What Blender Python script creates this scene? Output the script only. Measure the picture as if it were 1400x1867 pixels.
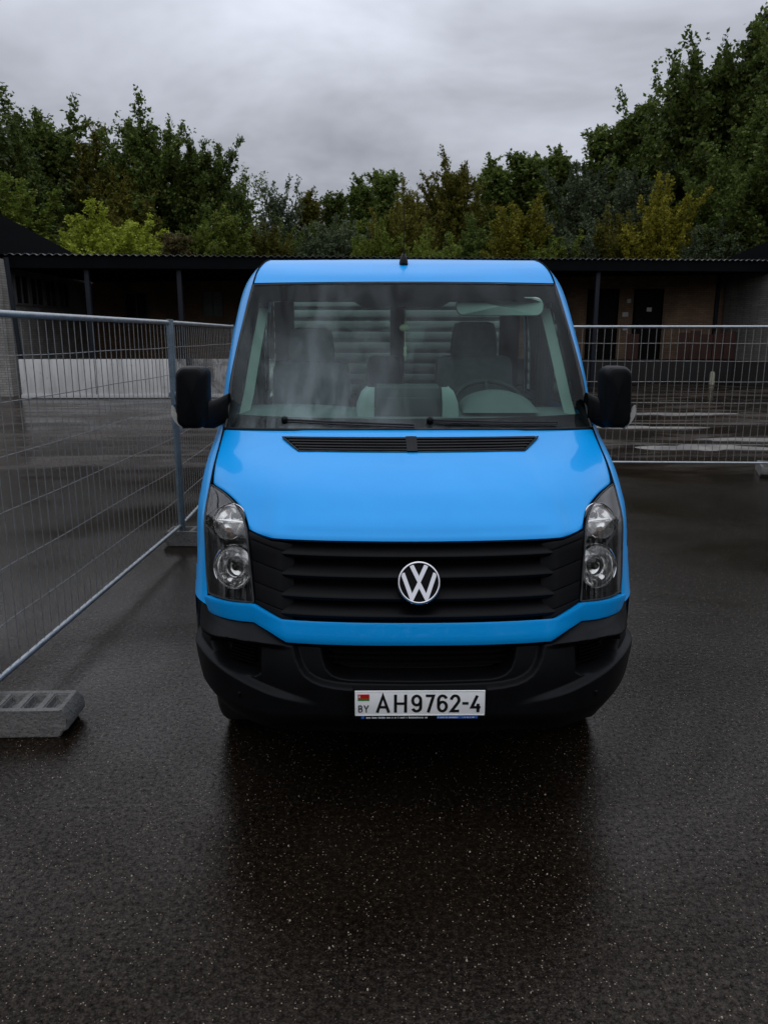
import bpy, bmesh, math, random
import numpy as np
from mathutils import Vector, Matrix

for o in list(bpy.data.objects):
    bpy.data.objects.remove(o, do_unlink=True)
scene = bpy.context.scene
COL = scene.collection
R = math.radians

# ------------------------------------------------------------------ camera
cam_d = bpy.data.cameras.new('camera')
cam = bpy.data.objects.new('camera', cam_d)
COL.objects.link(cam)
cam.location = (0, 0, 1.95)
cam.rotation_euler = (R(90 - 12.97), 0, 0)
cam_d.sensor_fit = 'VERTICAL'
cam_d.sensor_height = 36
cam_d.sensor_width = 27
cam_d.lens = 27.0
cam_d.clip_start = 0.05
cam_d.clip_end = 2000
cam_d.dof.use_dof = True
cam_d.dof.focus_distance = 3.6
cam_d.dof.aperture_fstop = 8.0
scene.camera = cam

# ------------------------------------------------------------------ sky (overcast) and sun
SUN_EL, SUN_AZ = 80, 200
world = bpy.data.worlds.new('World')
scene.world = world
world.use_nodes = True
wn, wl = world.node_tree.nodes, world.node_tree.links
wn.clear()
w_out = wn.new('ShaderNodeOutputWorld')
bg = wn.new('ShaderNodeBackground')
sky = wn.new('ShaderNodeTexSky')
sky.sky_type = 'NISHITA'
sky.sun_disc = False
sky.sun_elevation = R(SUN_EL)
sky.sun_rotation = R(SUN_AZ)
sky.air_density = 1.0
sky.dust_density = 4.0
tc = wn.new('ShaderNodeTexCoord')
sep = wn.new('ShaderNodeSeparateXYZ')
wl.new(tc.outputs['Generated'], sep.inputs[0])


def wmath(op, a, b=None, clamp=False):
    n = wn.new('ShaderNodeMath'); n.operation = op; n.use_clamp = clamp
    for i, v in enumerate((a, b)):
        if v is None: continue
        if isinstance(v, (int, float)): n.inputs[i].default_value = v
        else: wl.new(v, n.inputs[i])
    return n.outputs[0]


elev = wmath('MAXIMUM', sep.outputs[2], 0.0)
den = wmath('ADD', elev, 0.16)
cx = wmath('DIVIDE', sep.outputs[0], den)
cy = wmath('DIVIDE', sep.outputs[1], den)
comb = wn.new('ShaderNodeCombineXYZ')
wl.new(cx, comb.inputs[0]); wl.new(cy, comb.inputs[1]); comb.inputs[2].default_value = 3.7
cn = wn.new('ShaderNodeTexNoise')
cn.inputs['Scale'].default_value = 0.85
cn.inputs['Detail'].default_value = 5
cn.inputs['Roughness'].default_value = 0.57
cn.inputs['Distortion'].default_value = 0.35
wl.new(comb.outputs[0], cn.inputs['Vector'])
mr = wn.new('ShaderNodeMapRange')
mr.inputs['From Min'].default_value = 0.3
mr.inputs['From Max'].default_value = 0.7
mr.inputs['To Min'].default_value = 0.55
mr.inputs['To Max'].default_value = 1.42
wl.new(cn.outputs['Fac'], mr.inputs['Value'])
# overcast luminance: rises smoothly from the horizon to the zenith
grad = wmath('ADD', wmath('MULTIPLY', elev, wmath('ADD', wmath('MULTIPLY', elev, 0.42), 0.55)), 1.0 / 3)
lum = wmath('MULTIPLY', wmath('MULTIPLY', grad, mr.outputs[0]), 1.30)
tint = wn.new('ShaderNodeMix'); tint.data_type = 'RGBA'; tint.blend_type = 'MULTIPLY'
tint.inputs[0].default_value = 1.0
wl.new(lum, tint.inputs[6])
tint.inputs[7].default_value = (0.835, 0.88, 1.0, 1)
sk = wn.new('ShaderNodeMix'); sk.data_type = 'RGBA'; sk.blend_type = 'MULTIPLY'
sk.inputs[0].default_value = 1.0
wl.new(sky.outputs[0], sk.inputs[6]); sk.inputs[7].default_value = (0.07, 0.07, 0.07, 1)
mx = wn.new('ShaderNodeMix'); mx.data_type = 'RGBA'
mx.inputs[0].default_value = 0.94          # cloud cover over the clear sky
wl.new(sk.outputs[2], mx.inputs[6]); wl.new(tint.outputs[2], mx.inputs[7])
wl.new(mx.outputs[2], bg.inputs['Color'])
bg.inputs['Strength'].default_value = 1.0
wl.new(bg.outputs[0], w_out.inputs[0])

sun_d = bpy.data.lights.new('sun', 'SUN')
sun_d.energy = 0.5
sun_d.angle = R(180)
sun_d.color = (1.0, 0.98, 0.95)
sun = bpy.data.objects.new('sun', sun_d)
COL.objects.link(sun)
sun.rotation_euler = (R(90 - SUN_EL), 0, R(180 - SUN_AZ))

scene.view_settings.view_transform = 'Standard'
scene.view_settings.look = 'None'
scene.view_settings.exposure = 0.0
scene.view_settings.gamma = 1.0
scene.view_settings.use_curve_mapping = False
scene.render.engine = 'CYCLES'
scene.render.resolution_x, scene.render.resolution_y = 767, 1024
scene.cycles.max_bounces = 8
scene.cycles.transparent_max_bounces = 16
scene.cycles.caustics_reflective = False
scene.cycles.caustics_refractive = False


# ------------------------------------------------------------------ helpers
class NT:
    """small node-tree helper"""
    def __init__(self, name):
        self.m = bpy.data.materials.new(name)
        self.m.use_nodes = True
        self.n = self.m.node_tree.nodes
        self.l = self.m.node_tree.links
        self.bsdf = self.n['Principled BSDF']
        self.out = self.n['Material Output']

    def add(self, t, **kw):
        n = self.n.new(t)
        for k, v in kw.items(): setattr(n, k, v)
        return n

    def pos(self, obj=False):
        if obj: return self.add('ShaderNodeTexCoord').outputs['Object']
        return self.add('ShaderNodeNewGeometry').outputs['Position']

    def scale(self, v, s):
        n = self.add('ShaderNodeVectorMath', operation='MULTIPLY')
        self.l.new(v, n.inputs[0]); n.inputs[1].default_value = s
        return n.outputs[0]

    def noise(self, v, scale, detail=4, rough=0.55, dist=0):
        n = self.add('ShaderNodeTexNoise')
        n.inputs['Scale'].default_value = scale
        n.inputs['Detail'].default_value = detail
        n.inputs['Roughness'].default_value = rough
        n.inputs['Distortion'].default_value = dist
        if v is not None: self.l.new(v, n.inputs['Vector'])
        return n.outputs['Fac']

    def rng(self, v, a, b, c, d):
        n = self.add('ShaderNodeMapRange')
        for k, x in zip(('From Min', 'From Max', 'To Min', 'To Max'), (a, b, c, d)):
            n.inputs[k].default_value = x
        self.l.new(v, n.inputs['Value'])
        return n.outputs[0]

    def math(self, op, a, b=None):
        n = self.add('ShaderNodeMath', operation=op)
        for i, v in enumerate((a, b)):
            if v is None: continue
            if isinstance(v, (int, float)): n.inputs[i].default_value = v
            else: self.l.new(v, n.inputs[i])
        return n.outputs[0]

    def mix(self, f, a, b, mode='MIX'):
        n = self.add('ShaderNodeMix', data_type='RGBA', blend_type=mode)
        for i, v in ((0, f), (6, a), (7, b)):
            if isinstance(v, (int, float)): n.inputs[i].default_value = v
            elif isinstance(v, tuple): n.inputs[i].default_value = (*v[:3], 1)
            else: self.l.new(v, n.inputs[i])
        return n.outputs[2]

    def set(self, **kw):
        for k, v in kw.items():
            k = k.replace('_', ' ')
            s = self.bsdf.inputs[k]
            if isinstance(v, (int, float)): s.default_value = v
            elif isinstance(v, tuple): s.default_value = (*v[:3], 1)
            else: self.l.new(v, s)
        return self

    def bump(self, h, strength=0.3, dist=0.01, normal=None):
        b = self.add('ShaderNodeBump')
        if isinstance(strength, (int, float)): b.inputs['Strength'].default_value = strength
        else: self.l.new(strength, b.inputs['Strength'])
        b.inputs['Distance'].default_value = dist
        self.l.new(h, b.inputs['Height'])
        if normal is not None: self.l.new(normal, b.inputs['Normal'])
        self.l.new(b.outputs[0], self.bsdf.inputs['Normal'])
        return b.outputs[0]


def simple(name, col, rough=0.5, metal=0.0, var=0.15, vscale=8, bump=0.0, bscale=60, bdist=0.002, coat=0.0, spec=0.5, obj=True):
    t = NT(name)
    p = t.pos(obj)
    f = t.noise(p, vscale, 5, 0.6)
    a = tuple(c * (1 - var) for c in col); b = tuple(min(1, c * (1 + var)) for c in col)
    t.set(Base_Color=t.mix(t.rng(f, 0.3, 0.7, 0, 1), a, b), Roughness=t.rng(f, 0.3, 0.7, max(0.02, rough * 0.85), min(1, rough * 1.15)), Metallic=metal)
    t.bsdf.inputs['Specular IOR Level'].default_value = spec
    if coat:
        t.set(Coat_Weight=coat, Coat_Roughness=0.04)
    if bump:
        t.bump(t.noise(p, bscale, 3), bump, bdist)
    return t.m


def glass(name, tint_c, rough=0.0, ior=1.5, boost=1.0, coated=1.0, painted_haze=False):
    """thin window glass: clear tinted pane with a Fresnel reflection"""
    t = NT(name)
    t.n.remove(t.bsdf)
    tr = t.add('ShaderNodeBsdfTransparent'); tr.inputs[0].default_value = (*tint_c, 1)
    gl = t.add('ShaderNodeBsdfGlossy'); gl.inputs['Roughness'].default_value = rough
    gl.inputs['Color'].default_value = (coated, coated, coated, 1)
    fr = t.add('ShaderNodeFresnel'); fr.inputs['IOR'].default_value = ior
    f = t.math('MULTIPLY', fr.outputs[0], boost)
    f = t.math('MINIMUM', f, 1.0)
    m = t.add('ShaderNodeMixShader')
    t.l.new(f, m.inputs[0]); t.l.new(tr.outputs[0], m.inputs[1]); t.l.new(gl.outputs[0], m.inputs[2])
    last = m.outputs[0]
    if painted_haze:      # cloud-reflection haze painted as pale diffuse colour, stronger on the passenger's half
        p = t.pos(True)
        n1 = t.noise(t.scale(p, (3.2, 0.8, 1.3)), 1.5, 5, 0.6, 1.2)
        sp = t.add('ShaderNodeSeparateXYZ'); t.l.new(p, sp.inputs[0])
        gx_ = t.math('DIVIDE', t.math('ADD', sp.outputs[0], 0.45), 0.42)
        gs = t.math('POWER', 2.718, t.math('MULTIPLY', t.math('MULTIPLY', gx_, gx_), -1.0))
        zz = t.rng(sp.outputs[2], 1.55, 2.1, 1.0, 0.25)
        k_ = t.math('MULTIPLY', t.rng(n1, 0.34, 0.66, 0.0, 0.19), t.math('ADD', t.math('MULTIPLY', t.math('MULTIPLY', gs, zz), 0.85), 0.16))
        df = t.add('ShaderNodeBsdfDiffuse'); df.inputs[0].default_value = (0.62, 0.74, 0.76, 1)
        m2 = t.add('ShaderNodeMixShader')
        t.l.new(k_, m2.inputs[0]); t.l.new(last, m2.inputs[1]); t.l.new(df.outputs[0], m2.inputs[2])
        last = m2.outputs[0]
    t.l.new(last, t.out.inputs[0])
    return t.m


class MB:
    def __init__(self):
        self.v, self.f = [], []

    def add(self, verts, faces):
        o = len(self.v)
        self.v += [tuple(map(float, p)) for p in verts]
        self.f += [tuple(i + o for i in f) for f in faces]
        return self

    def box(self, x0, x1, y0, y1, z0, z1, bev=0.0, M=None):
        bm = bmesh.new()
        bmesh.ops.create_cube(bm, size=1)
        for v in bm.verts:
            v.co = ((x0 + x1) / 2 + v.co.x * (x1 - x0), (y0 + y1) / 2 + v.co.y * (y1 - y0), (z0 + z1) / 2 + v.co.z * (z1 - z0))
        if bev:
            bmesh.ops.bevel(bm, geom=bm.edges[:], offset=bev, segments=2, affect='EDGES', profile=0.6)
        if M is not None:
            bmesh.ops.transform(bm, matrix=M, verts=bm.verts)
        bm.verts.index_update()
        self.add([v.co[:] for v in bm.verts], [[v.index for v in f.verts] for f in bm.faces])
        bm.free()
        return self

    def tube(self, pts, r, n=8, caps=True):
        pts = [Vector(p) for p in pts]
        rs = r if isinstance(r, (list, tuple)) else [r] * len(pts)
        rings = []
        prev = None
        for i, p in enumerate(pts):
            if i == 0: d = pts[1] - pts[0]
            elif i == len(pts) - 1: d = pts[-1] - pts[-2]
            else: d = (pts[i + 1] - pts[i - 1])
            d.normalize()
            if prev is None:
                a = Vector((0, 0, 1)) if abs(d.z) < 0.9 else Vector((1, 0, 0))
                u = d.cross(a).normalized()
            else:
                u = (prev - d * prev.dot(d)).normalized()
            prev = u
            w = d.cross(u)
            rings.append([p + (u * math.cos(2 * math.pi * k / n) + w * math.sin(2 * math.pi * k / n)) * rs[i] for k in range(n)])
        o = len(self.v)
        for rg in rings: self.v += [q[:] for q in rg]
        for i in range(len(pts) - 1):
            for k in range(n):
                a, b = o + i * n + k, o + i * n + (k + 1) % n
                self.f.append((a, b, b + n, a + n))
        if caps:
            self.f.append(tuple(o + k for k in reversed(range(n))))
            self.f.append(tuple(o + (len(pts) - 1) * n + k for k in range(n)))
        return self

    def lathe(self, prof, n=24, M=None):
        """prof: (radius, height) pairs about local Z"""
        o = len(self.v)
        for r, h in prof:
            for k in range(n):
                p = Vector((r * math.cos(2 * math.pi * k / n), r * math.sin(2 * math.pi * k / n), h))
                if M is not None: p = M @ p
                self.v.append(p[:])
        for i in range(len(prof) - 1):
            for k in range(n):
                a, b = o + i * n + k, o + i * n + (k + 1) % n
                self.f.append((a, b, b + n, a + n))
        return self

    def grid(self, P, flip=False, wrap=False):
        P = np.asarray(P, float)
        n, m = P.shape[:2]
        o = len(self.v)
        self.v += [tuple(p) for p in P.reshape(-1, 3)]
        for i in range(n - 1):
            for j in range(m - 1 + (1 if wrap else 0)):
                j2 = (j + 1) % m
                q = (o + i * m + j, o + i * m + j2, o + (i + 1) * m + j2, o + (i + 1) * m + j)
                self.f.append(q[::-1] if flip else q)
        return self

    def prism(self, poly, M, depth):
        """2-D polygon (list of (x, y)) extruded from 0 to depth along local z, mapped by M"""
        n = len(poly)
        vs = [M @ Vector((x, y, 0)) for x, y in poly] + [M @ Vector((x, y, depth)) for x, y in poly]
        fs = [tuple(reversed(range(n))), tuple(range(n, 2 * n))] + [(i, (i + 1) % n, n + (i + 1) % n, n + i) for i in range(n)]
        return self.add(vs, fs)

    def stroke(self, pts, w, M, depth, closed=False):
        """mitred flat stroke along 2-D points, extruded along local z"""
        pts = [Vector((p[0], p[1])) for p in pts]
        L, Rr = [], []
        n = len(pts)
        for i, p in enumerate(pts):
            a = pts[i - 1] if (i > 0 or closed) else None
            b = pts[(i + 1) % n] if (i < n - 1 or closed) else None
            d1 = (p - a).normalized() if a is not None else None
            d2 = (b - p).normalized() if b is not None else None
            if d1 is None: d1 = d2
            if d2 is None: d2 = d1
            n1 = Vector((-d1.y, d1.x)); n2 = Vector((-d2.y, d2.x))
            mi = (n1 + n2)
            mi = mi.normalized() if mi.length > 1e-6 else n1
            k = w / 2 / max(0.35, mi.dot(n1))
            L.append(p + mi * k); Rr.append(p - mi * k)
        o = len(self.v)
        for h in (0, depth):
            for q in L + Rr:
                self.v.append((M @ Vector((q.x, q.y, h)))[:])
        N = 2 * n
        for i in range(n - (0 if closed else 1)):
            j = (i + 1) % n
            self.f.append((o + N + i, o + N + n + i, o + N + n + j, o + N + j))
            self.f.append((o + i, o + j, o + N + j, o + N + i))
            self.f.append((o + n + i, o + N + n + i, o + N + n + j, o + n + j))
        if not closed:
            self.f.append((o, o + N, o + N + n, o + n))
            self.f.append((o + n - 1, o + N + n - 1 + n, o + N + n - 1, o + 2 * n - 1)[:0] or (o + n - 1, o + 2 * n - 1, o + N + 2 * n - 1, o + N + n - 1))
        return self

    def mesh(self, name, mat, smooth=35):
        me = bpy.data.meshes.new(name)
        me.from_pydata(self.v, [], self.f)
        if mat is not None:
            for m in (mat if isinstance(mat, (list, tuple)) else [mat]):
                me.materials.append(m)
        if smooth:
            me.polygons.foreach_set('use_smooth', [True] * len(me.polygons))
            me.set_sharp_from_angle(angle=R(smooth))
        me.update()
        return me

    def build(self, name, mat, parent=None, smooth=35):
        o = bpy.data.objects.new(name, self.mesh(name, mat, smooth))
        COL.objects.link(o)
        if parent is not None: o.parent = parent
        return o


def obj(name, me, parent=None, loc=None, rz=None):
    o = bpy.data.objects.new(name, me)
    COL.objects.link(o)
    if parent is not None: o.parent = parent
    if loc is not None: o.location = loc
    if rz is not None: o.rotation_euler = (0, 0, rz)
    return o


def empty(name, loc=(0, 0, 0), rz=0.0, label=None, cat=None, group=None):
    o = bpy.data.objects.new(name, None)
    COL.objects.link(o)
    o.location = loc
    o.rotation_euler = (0, 0, rz)
    if label: tag(o, label, cat, group)
    return o


def tag(o, label, cat, group=None):
    o['label'] = label
    o['category'] = cat
    if group: o['group'] = group
    return o


def struct(o):
    o['kind'] = 'structure'
    return o


# ------------------------------------------------------------------ ground
def asphalt():
    t = NT('wet_asphalt')
    p = t.pos()
    big = t.noise(t.scale(p, (0.55, 0.9, 1)), 0.55, 5, 0.6, 0.6)
    mid = t.noise(p, 2.6, 6, 0.65, 0.3)
    grain = t.noise(p, 48, 5, 0.75)          # packed aggregate, 5 to 30 mm
    grain2 = t.noise(p, 130, 3, 0.7)
    coarse = t.noise(p, 17, 4, 0.7)
    vor = t.add('ShaderNodeTexVoronoi'); vor.inputs['Scale'].default_value = 170
    t.l.new(p, vor.inputs['Vector'])
    sepc = t.add('ShaderNodeSeparateColor'); t.l.new(vor.outputs['Color'], sepc.inputs[0])
    sp = t.add('ShaderNodeSeparateXYZ'); t.l.new(p, sp.inputs[0])
    g = t.math('ADD', t.math('MULTIPLY', t.rng(grain, 0.35, 0.65, 0, 1), 0.6), t.math('MULTIPLY', t.rng(grain2, 0.35, 0.65, 0, 1), 0.4))
    base = t.mix(t.rng(mid, 0.3, 0.7, 0, 1), (0.0030, 0.0021, 0.0014), (0.0070, 0.0050, 0.0034))
    base = t.mix(t.rng(g, 0.45, 0.95, 0, 0.85), base, (0.027, 0.019, 0.0122))
    chip = t.math('MULTIPLY', t.math('GREATER_THAN', sepc.outputs[0], 0.945), t.math('LESS_THAN', vor.outputs['Distance'], 0.42))
    base = t.mix(chip, base, t.mix(sepc.outputs[2], (0.045, 0.031, 0.019), (0.19, 0.155, 0.115)))
    # dry, worn streaks further back in the yard
    far = t.rng(sp.outputs[1], 9.5, 13.0, 0, 1)
    dry = t.noise(t.scale(p, (0.35, 1.0, 1)), 0.8, 6, 0.62, 0.8)
    drym = t.math('MULTIPLY', t.rng(dry, 0.47, 0.62, 0, 1), far)
    base = t.mix(t.math('MULTIPLY', drym, 0.75), base, (0.056, 0.046, 0.037))
    wet = t.rng(big, 0.40, 0.60, 0, 1)
    # a film of water lies between the stones: smooth where it pools, broken by grain elsewhere
    rough = t.math('ADD', t.rng(wet, 0, 1, 0.17, 0.06), t.math('MULTIPLY', drym, 0.25))
    rough = t.math('ADD', rough, t.rng(g, 0.2, 0.9, -0.03, 0.09))
    t.set(Base_Color=base, Roughness=rough)
    spec = t.math('MULTIPLY', t.rng(g, 0.15, 0.85, 0.012, 0.27), t.rng(wet, 0, 1, 0.6, 1.35))
    t.l.new(spec, t.bsdf.inputs['Specular IOR Level'])
    t.bsdf.inputs['Specular Tint'].default_value = (1.0, 0.87, 0.74, 1)
    h = t.math('ADD', t.math('MULTIPLY', grain, 0.8), t.math('MULTIPLY', coarse, 0.7))
    h = t.math('ADD', h, t.math('MULTIPLY', grain2, 0.3))
    t.bump(h, t.rng(wet, 0, 1, 0.42, 0.20), 0.006)
    return t.m


def ground_mesh():
    m = MB()
    xs = [-400, -60, -20, -8, -3, 0, 3, 8, 20, 60, 400]
    ys = [-400, -60, -10, 0, 4, 8, 12, 20, 40, 100, 600]
    P = [[(x, y, 0) for x in xs] for y in ys]
    m.grid(P)
    return struct(m.build('ground', asphalt(), None, 0))


ground_mesh()

M_patch = simple('worn_concrete', (0.11, 0.10, 0.088), 0.6, var=0.6, vscale=2.2, bump=0.5, bscale=14, bdist=0.01, obj=False)


def patch(cx_, cy_, rx, ry, seed):
    rnd = random.Random(seed)
    n = 46
    ph = [rnd.uniform(0, 6.28) for _ in range(6)]
    am = [0.20, 0.16, 0.12, 0.09, 0.07, 0.06]
    poly = []
    for k in range(n):
        a = 2 * math.pi * k / n
        r = 1 + sum(am[i] * math.sin((i + 2) * a + ph[i]) for i in range(6))
        poly.append((cx_ + rx * r * math.cos(a), cy_ + ry * r * math.sin(a)))
    m = MB()
    vs = [(x, y, 0.002) for x, y in poly] + [(cx_ + (x - cx_) * 0.93, cy_ + (y - cy_) * 0.9, 0.012) for x, y in poly]
    m.add(vs, [(i, (i + 1) % n, n + (i + 1) % n, n + i) for i in range(n)] + [tuple(range(n, 2 * n))])
    return struct(m.build('worn_concrete_patch', M_patch, None, 0))


patch(5.7, 13.55, 0.95, 0.42, 3)
patch(6.9, 14.6, 0.9, 0.22, 5)
patch(7.4, 19.5, 1.2, 0.35, 8)
patch(5.5, 16.6, 1.3, 0.22, 9)


# ------------------------------------------------------------------ buildings
def brick_mat(name, c1, c2, mortar, axis, bump=0.4):
    t = NT(name)
    p = t.pos()
    s = t.add('ShaderNodeSeparateXYZ'); t.l.new(p, s.inputs[0])
    cb = t.add('ShaderNodeCombineXYZ')
    t.l.new(s.outputs[0 if axis == 'x' else 1], cb.inputs[0]); t.l.new(s.outputs[2], cb.inputs[1])
    b = t.add('ShaderNodeTexBrick')
    t.l.new(cb.outputs[0], b.inputs['Vector'])
    b.inputs['Scale'].default_value = 1.0
    b.inputs['Brick Width'].default_value = 0.26
    b.inputs['Row Height'].default_value = 0.077
    b.inputs['Mortar Size'].default_value = 0.006
    b.inputs['Color1'].default_value = (*c1, 1); b.inputs['Color2'].default_value = (*c2, 1)
    b.inputs['Mortar'].default_value = (*mortar, 1)
    n = t.noise(p, 1.1, 6, 0.65)
    stain = t.noise(t.scale(p, (1.0, 1.0, 0.25)), 0.9, 5, 0.6)
    col = t.mix(t.rng(n, 0.3, 0.7, 0.0, 0.55), b.outputs['Color'], (c1[0] * .35, c1[1] * .35, c1[2] * .35))
    col = t.mix(t.rng(stain, 0.5, 0.75, 0.0, 0.6), col, (0.02, 0.018, 0.016))
    t.set(Base_Color=col, Roughness=0.85)
    t.bump(b.outputs['Fac'], -bump, 0.008)
    return t.m


M_brick_tan = brick_mat('tan_brick', (0.22, 0.135, 0.078), (0.30, 0.19, 0.11), (0.07, 0.06, 0.05), 'x')
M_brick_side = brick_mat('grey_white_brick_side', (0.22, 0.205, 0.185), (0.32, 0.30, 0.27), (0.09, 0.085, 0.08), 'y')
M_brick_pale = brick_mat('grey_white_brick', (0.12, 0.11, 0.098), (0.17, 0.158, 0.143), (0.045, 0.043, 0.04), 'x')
M_brick_end = brick_mat('pale_end_brick', (0.34, 0.32, 0.29), (0.46, 0.44, 0.40), (0.10, 0.095, 0.09), 'x', 0.7)
M_black_clad = simple('black_cladding', (0.0045, 0.005, 0.006), 0.9, var=0.3, vscale=1.5, spec=0.05)
M_roof_sheet = simple('fibre_cement_roof', (0.10, 0.10, 0.10), 0.75, var=0.35, vscale=1.3, bump=0.3, bscale=20)
M_post = simple('dark_blue_steel', (0.011, 0.014, 0.020), 0.6, var=0.2, spec=0.2)
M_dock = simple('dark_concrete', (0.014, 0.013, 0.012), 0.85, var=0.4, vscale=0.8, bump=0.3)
M_door = simple('dark_door', (0.003, 0.003, 0.003), 0.7, var=0.3, spec=0.15)
M_frame_w = simple('grey_window_frame', (0.10, 0.10, 0.10), 0.5, var=0.2)
M_pane_dark = simple('dark_pane', (0.012, 0.014, 0.016), 0.08, var=0.2, vscale=1)
M_pane_pale = simple('dusty_pane', (0.06, 0.072, 0.062), 0.35, var=0.6, vscale=2)
M_rust = simple('rusty_board', (0.040, 0.013, 0.007), 0.8, var=0.5, vscale=3, bump=0.3)
M_sign = simple('white_notice', (0.5, 0.5, 0.5), 0.5, var=0.1)


def white_board():
    t = NT('white_weathered_board')
    p = t.pos()
    st = t.noise(t.scale(p, (3.0, 3.0, 0.5)), 1.2, 6, 0.65, 0.6)
    sp_ = t.noise(p, 5, 5, 0.7)
    c = t.mix(t.rng(st, 0.45, 0.75, 0, 0.75), (0.62, 0.61, 0.59), (0.32, 0.31, 0.29))
    c = t.mix(t.rng(sp_, 0.6, 0.75, 0, 0.5), c, (0.09, 0.085, 0.08))
    t.set(Base_Color=c, Roughness=0.6)
    return t.m


def stained_board():
    t = NT('stained_white_board')
    p = t.pos()
    st = t.noise(t.scale(p, (2.0, 2.0, 1.0)), 1.5, 6, 0.7, 0.9)
    c = t.mix(t.rng(st, 0.42, 0.58, 0, 1), (0.40, 0.39, 0.375), (0.08, 0.075, 0.07))
    t.set(Base_Color=c, Roughness=0.6)
    return t.m


M_white = white_board()
M_stain = stained_board()

# back shed: brick wall on a loading dock under a corrugated canopy
shed = empty('brick_shed', (0, 33.5, 0), 0, 'long tan brick shed with dark doors under a corrugated canopy', 'building')
Y0S = 33.5


def sh(m, name, mat, parent=shed, smooth=30, org=(0, Y0S, 0)):
    """verts given in world space, stored relative to the thing's origin"""
    m.v = [(a - org[0], b - org[1], c_ - org[2]) for a, b, c_ in m.v]
    return m.build(name, mat, parent, smooth)


sh(MB().box(-12.7, 16.5, 33.5, 33.9, 0.95, 4.95), 'wall', M_brick_tan)
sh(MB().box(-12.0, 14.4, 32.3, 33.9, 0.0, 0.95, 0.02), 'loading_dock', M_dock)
# canopy: eave line runs slightly oblique to the wall
EL, ER = Vector((-12.15, 25.5, 4.46)), Vector((16.6, 31.3, 4.78))
ed = (ER - EL); elen = ed.length; eu = ed.normalized()
back = Vector((0, 1, 0))


def canopy():
    n = 560
    per = 0.235
    P0, P1, P2, P3 = [], [], [], []
    for i in range(n + 1):
        q = EL + eu * (elen * i / n)
        w = 0.032 * math.sin(2 * math.pi * (elen * i / n) / per)
        far_y = 34.2
        rise = 0.10 * (far_y - q.y)
        P0.append((q.x, q.y, q.z + w)); P1.append((q.x, far_y, q.z + w - rise * 0.4))
        P2.append((q.x, q.y, q.z + w - 0.016)); P3.append((q.x, far_y, q.z + w - 0.016 - rise * 0.4))
    m = MB()
    m.grid([P1, P0, P2, P3])
    return m


cn_roof = sh(canopy(), 'roof', M_roof_sheet, smooth=60)
ang_e = math.atan2(eu.y, eu.x)
fm = MB().box(0, elen, 0.06, 0.14, -0.42, -0.055)
Mx = Matrix.Translation(EL) @ Matrix.Rotation(ang_e, 4, 'Z') @ Matrix.Rotation(-math.asin(eu.z), 4, 'Y')
fm.v = [(Mx @ Vector(p))[:] for p in fm.v]
sh(fm, 'fascia', M_black_clad)
sf = MB()
a, b = EL + Vector((0, 0.15, -0.40)), ER + Vector((0, 0.15, -0.40))
sf.add([a[:], b[:], (b.x, 34.0, b.z + .05), (a.x, 34.0, a.z + .05)], [(0, 1, 2, 3)])
sh(sf, 'soffit', M_black_clad)
for px_ in (-9.72, -6.85, 7.95):
    f_ = (px_ - EL.x) / (ER.x - EL.x)
    q = EL + (ER - EL) * f_
    sh(MB().box(q.x - 0.075, q.x + 0.075, q.y + 0.2, q.y + 0.35, 0, q.z - 0.3, 0.01), 'post', M_post)


def door(x0, x1, z0, z1, mat=M_door):
    d = sh(MB().box(x0 + .06, x1 - .06, 33.44, 33.49, z0, z1 - .06, 0.005), 'door', mat)
    fr = MB().box(x0, x0 + .055, 33.40, 33.497, z0, z1).box(x1 - .055, x1, 33.40, 33.497, z0, z1).box(x0 + .056, x1 - .056, 33.40, 33.497, z1 - .055, z1)
    sh(fr, 'frame', M_black_clad, d)
    sh(MB().box(x0 + .14, x0 + .18, 33.40, 33.438, z0 + 1.0, z0 + 1.14), 'handle', M_post, d)
    return d


door(8.55, 9.85, 0.96, 3.83)
door(10.5, 11.72, 0.96, 3.83)
door(-3.4, -2.2, 0.96, 3.4)
door(6.6, 7.6, 0.96, 3.7)


def window_x(x0, x1, z0, z1, pane, y=33.5):
    w = sh(MB().box(x0 + .05, x1 - .05, y - .03, y - .004, z0 + .05, z1 - .05), 'window', pane)
    m = MB()
    m.box(x0, x0 + .05, y - .07, y - .003, z0, z1).box(x1 - .05, x1, y - .07, y - .003, z0, z1)
    m.box(x0 + .051, x1 - .051, y - .07, y - .003, z0, z0 + .05).box(x0 + .051, x1 - .051, y - .07, y - .003, z1 - .05, z1)
    xm = (x0 + x1) / 2
    m.box(xm - .02, xm + .02, y - .065, y - .032, z0 + .051, z1 - .051)
    sh(m, 'frame', M_frame_w, w)


window_x(-7.62, -6.78, 2.7, 3.75, M_pane_pale)
window_x(-10.9, -9.9, 2.6, 3.7, M_pane_dark)
for sx, sz, sw, shh in ((10.3, 3.35, .16, .16), (10.18, 2.80, .24, .18), (11.15, 3.0, .2, .16), (10.2, 2.2, .18, .1)):
    yy = 33.43 if sx > 10.5 else 33.497
    sh(MB().box(sx - sw / 2, sx + sw / 2, yy - .012, yy, sz - shh / 2, sz + shh / 2), 'notice', M_sign)
# rusty boards along the dock edge
rx = 12.05
for k in range(5):
    sh(MB().box(rx, rx + 0.44, 32.22, 32.27, 0.98, 2.05 + 0.08 * math.sin(k * 2.1), 0.006), 'rusty_board', M_rust)
    rx += 0.47
for k in range(2):
    sh(MB().box(9.95 + 0.25 * k, 10.17 + 0.25 * k, 32.22, 32.27, 0.98, 2.0, 0.006), 'rusty_board', M_rust)
sh(MB().box(13.9, 14.05, 33.36, 33.49, 0.96, 4.7, 0.02), 'downpipe', M_post)

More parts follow.
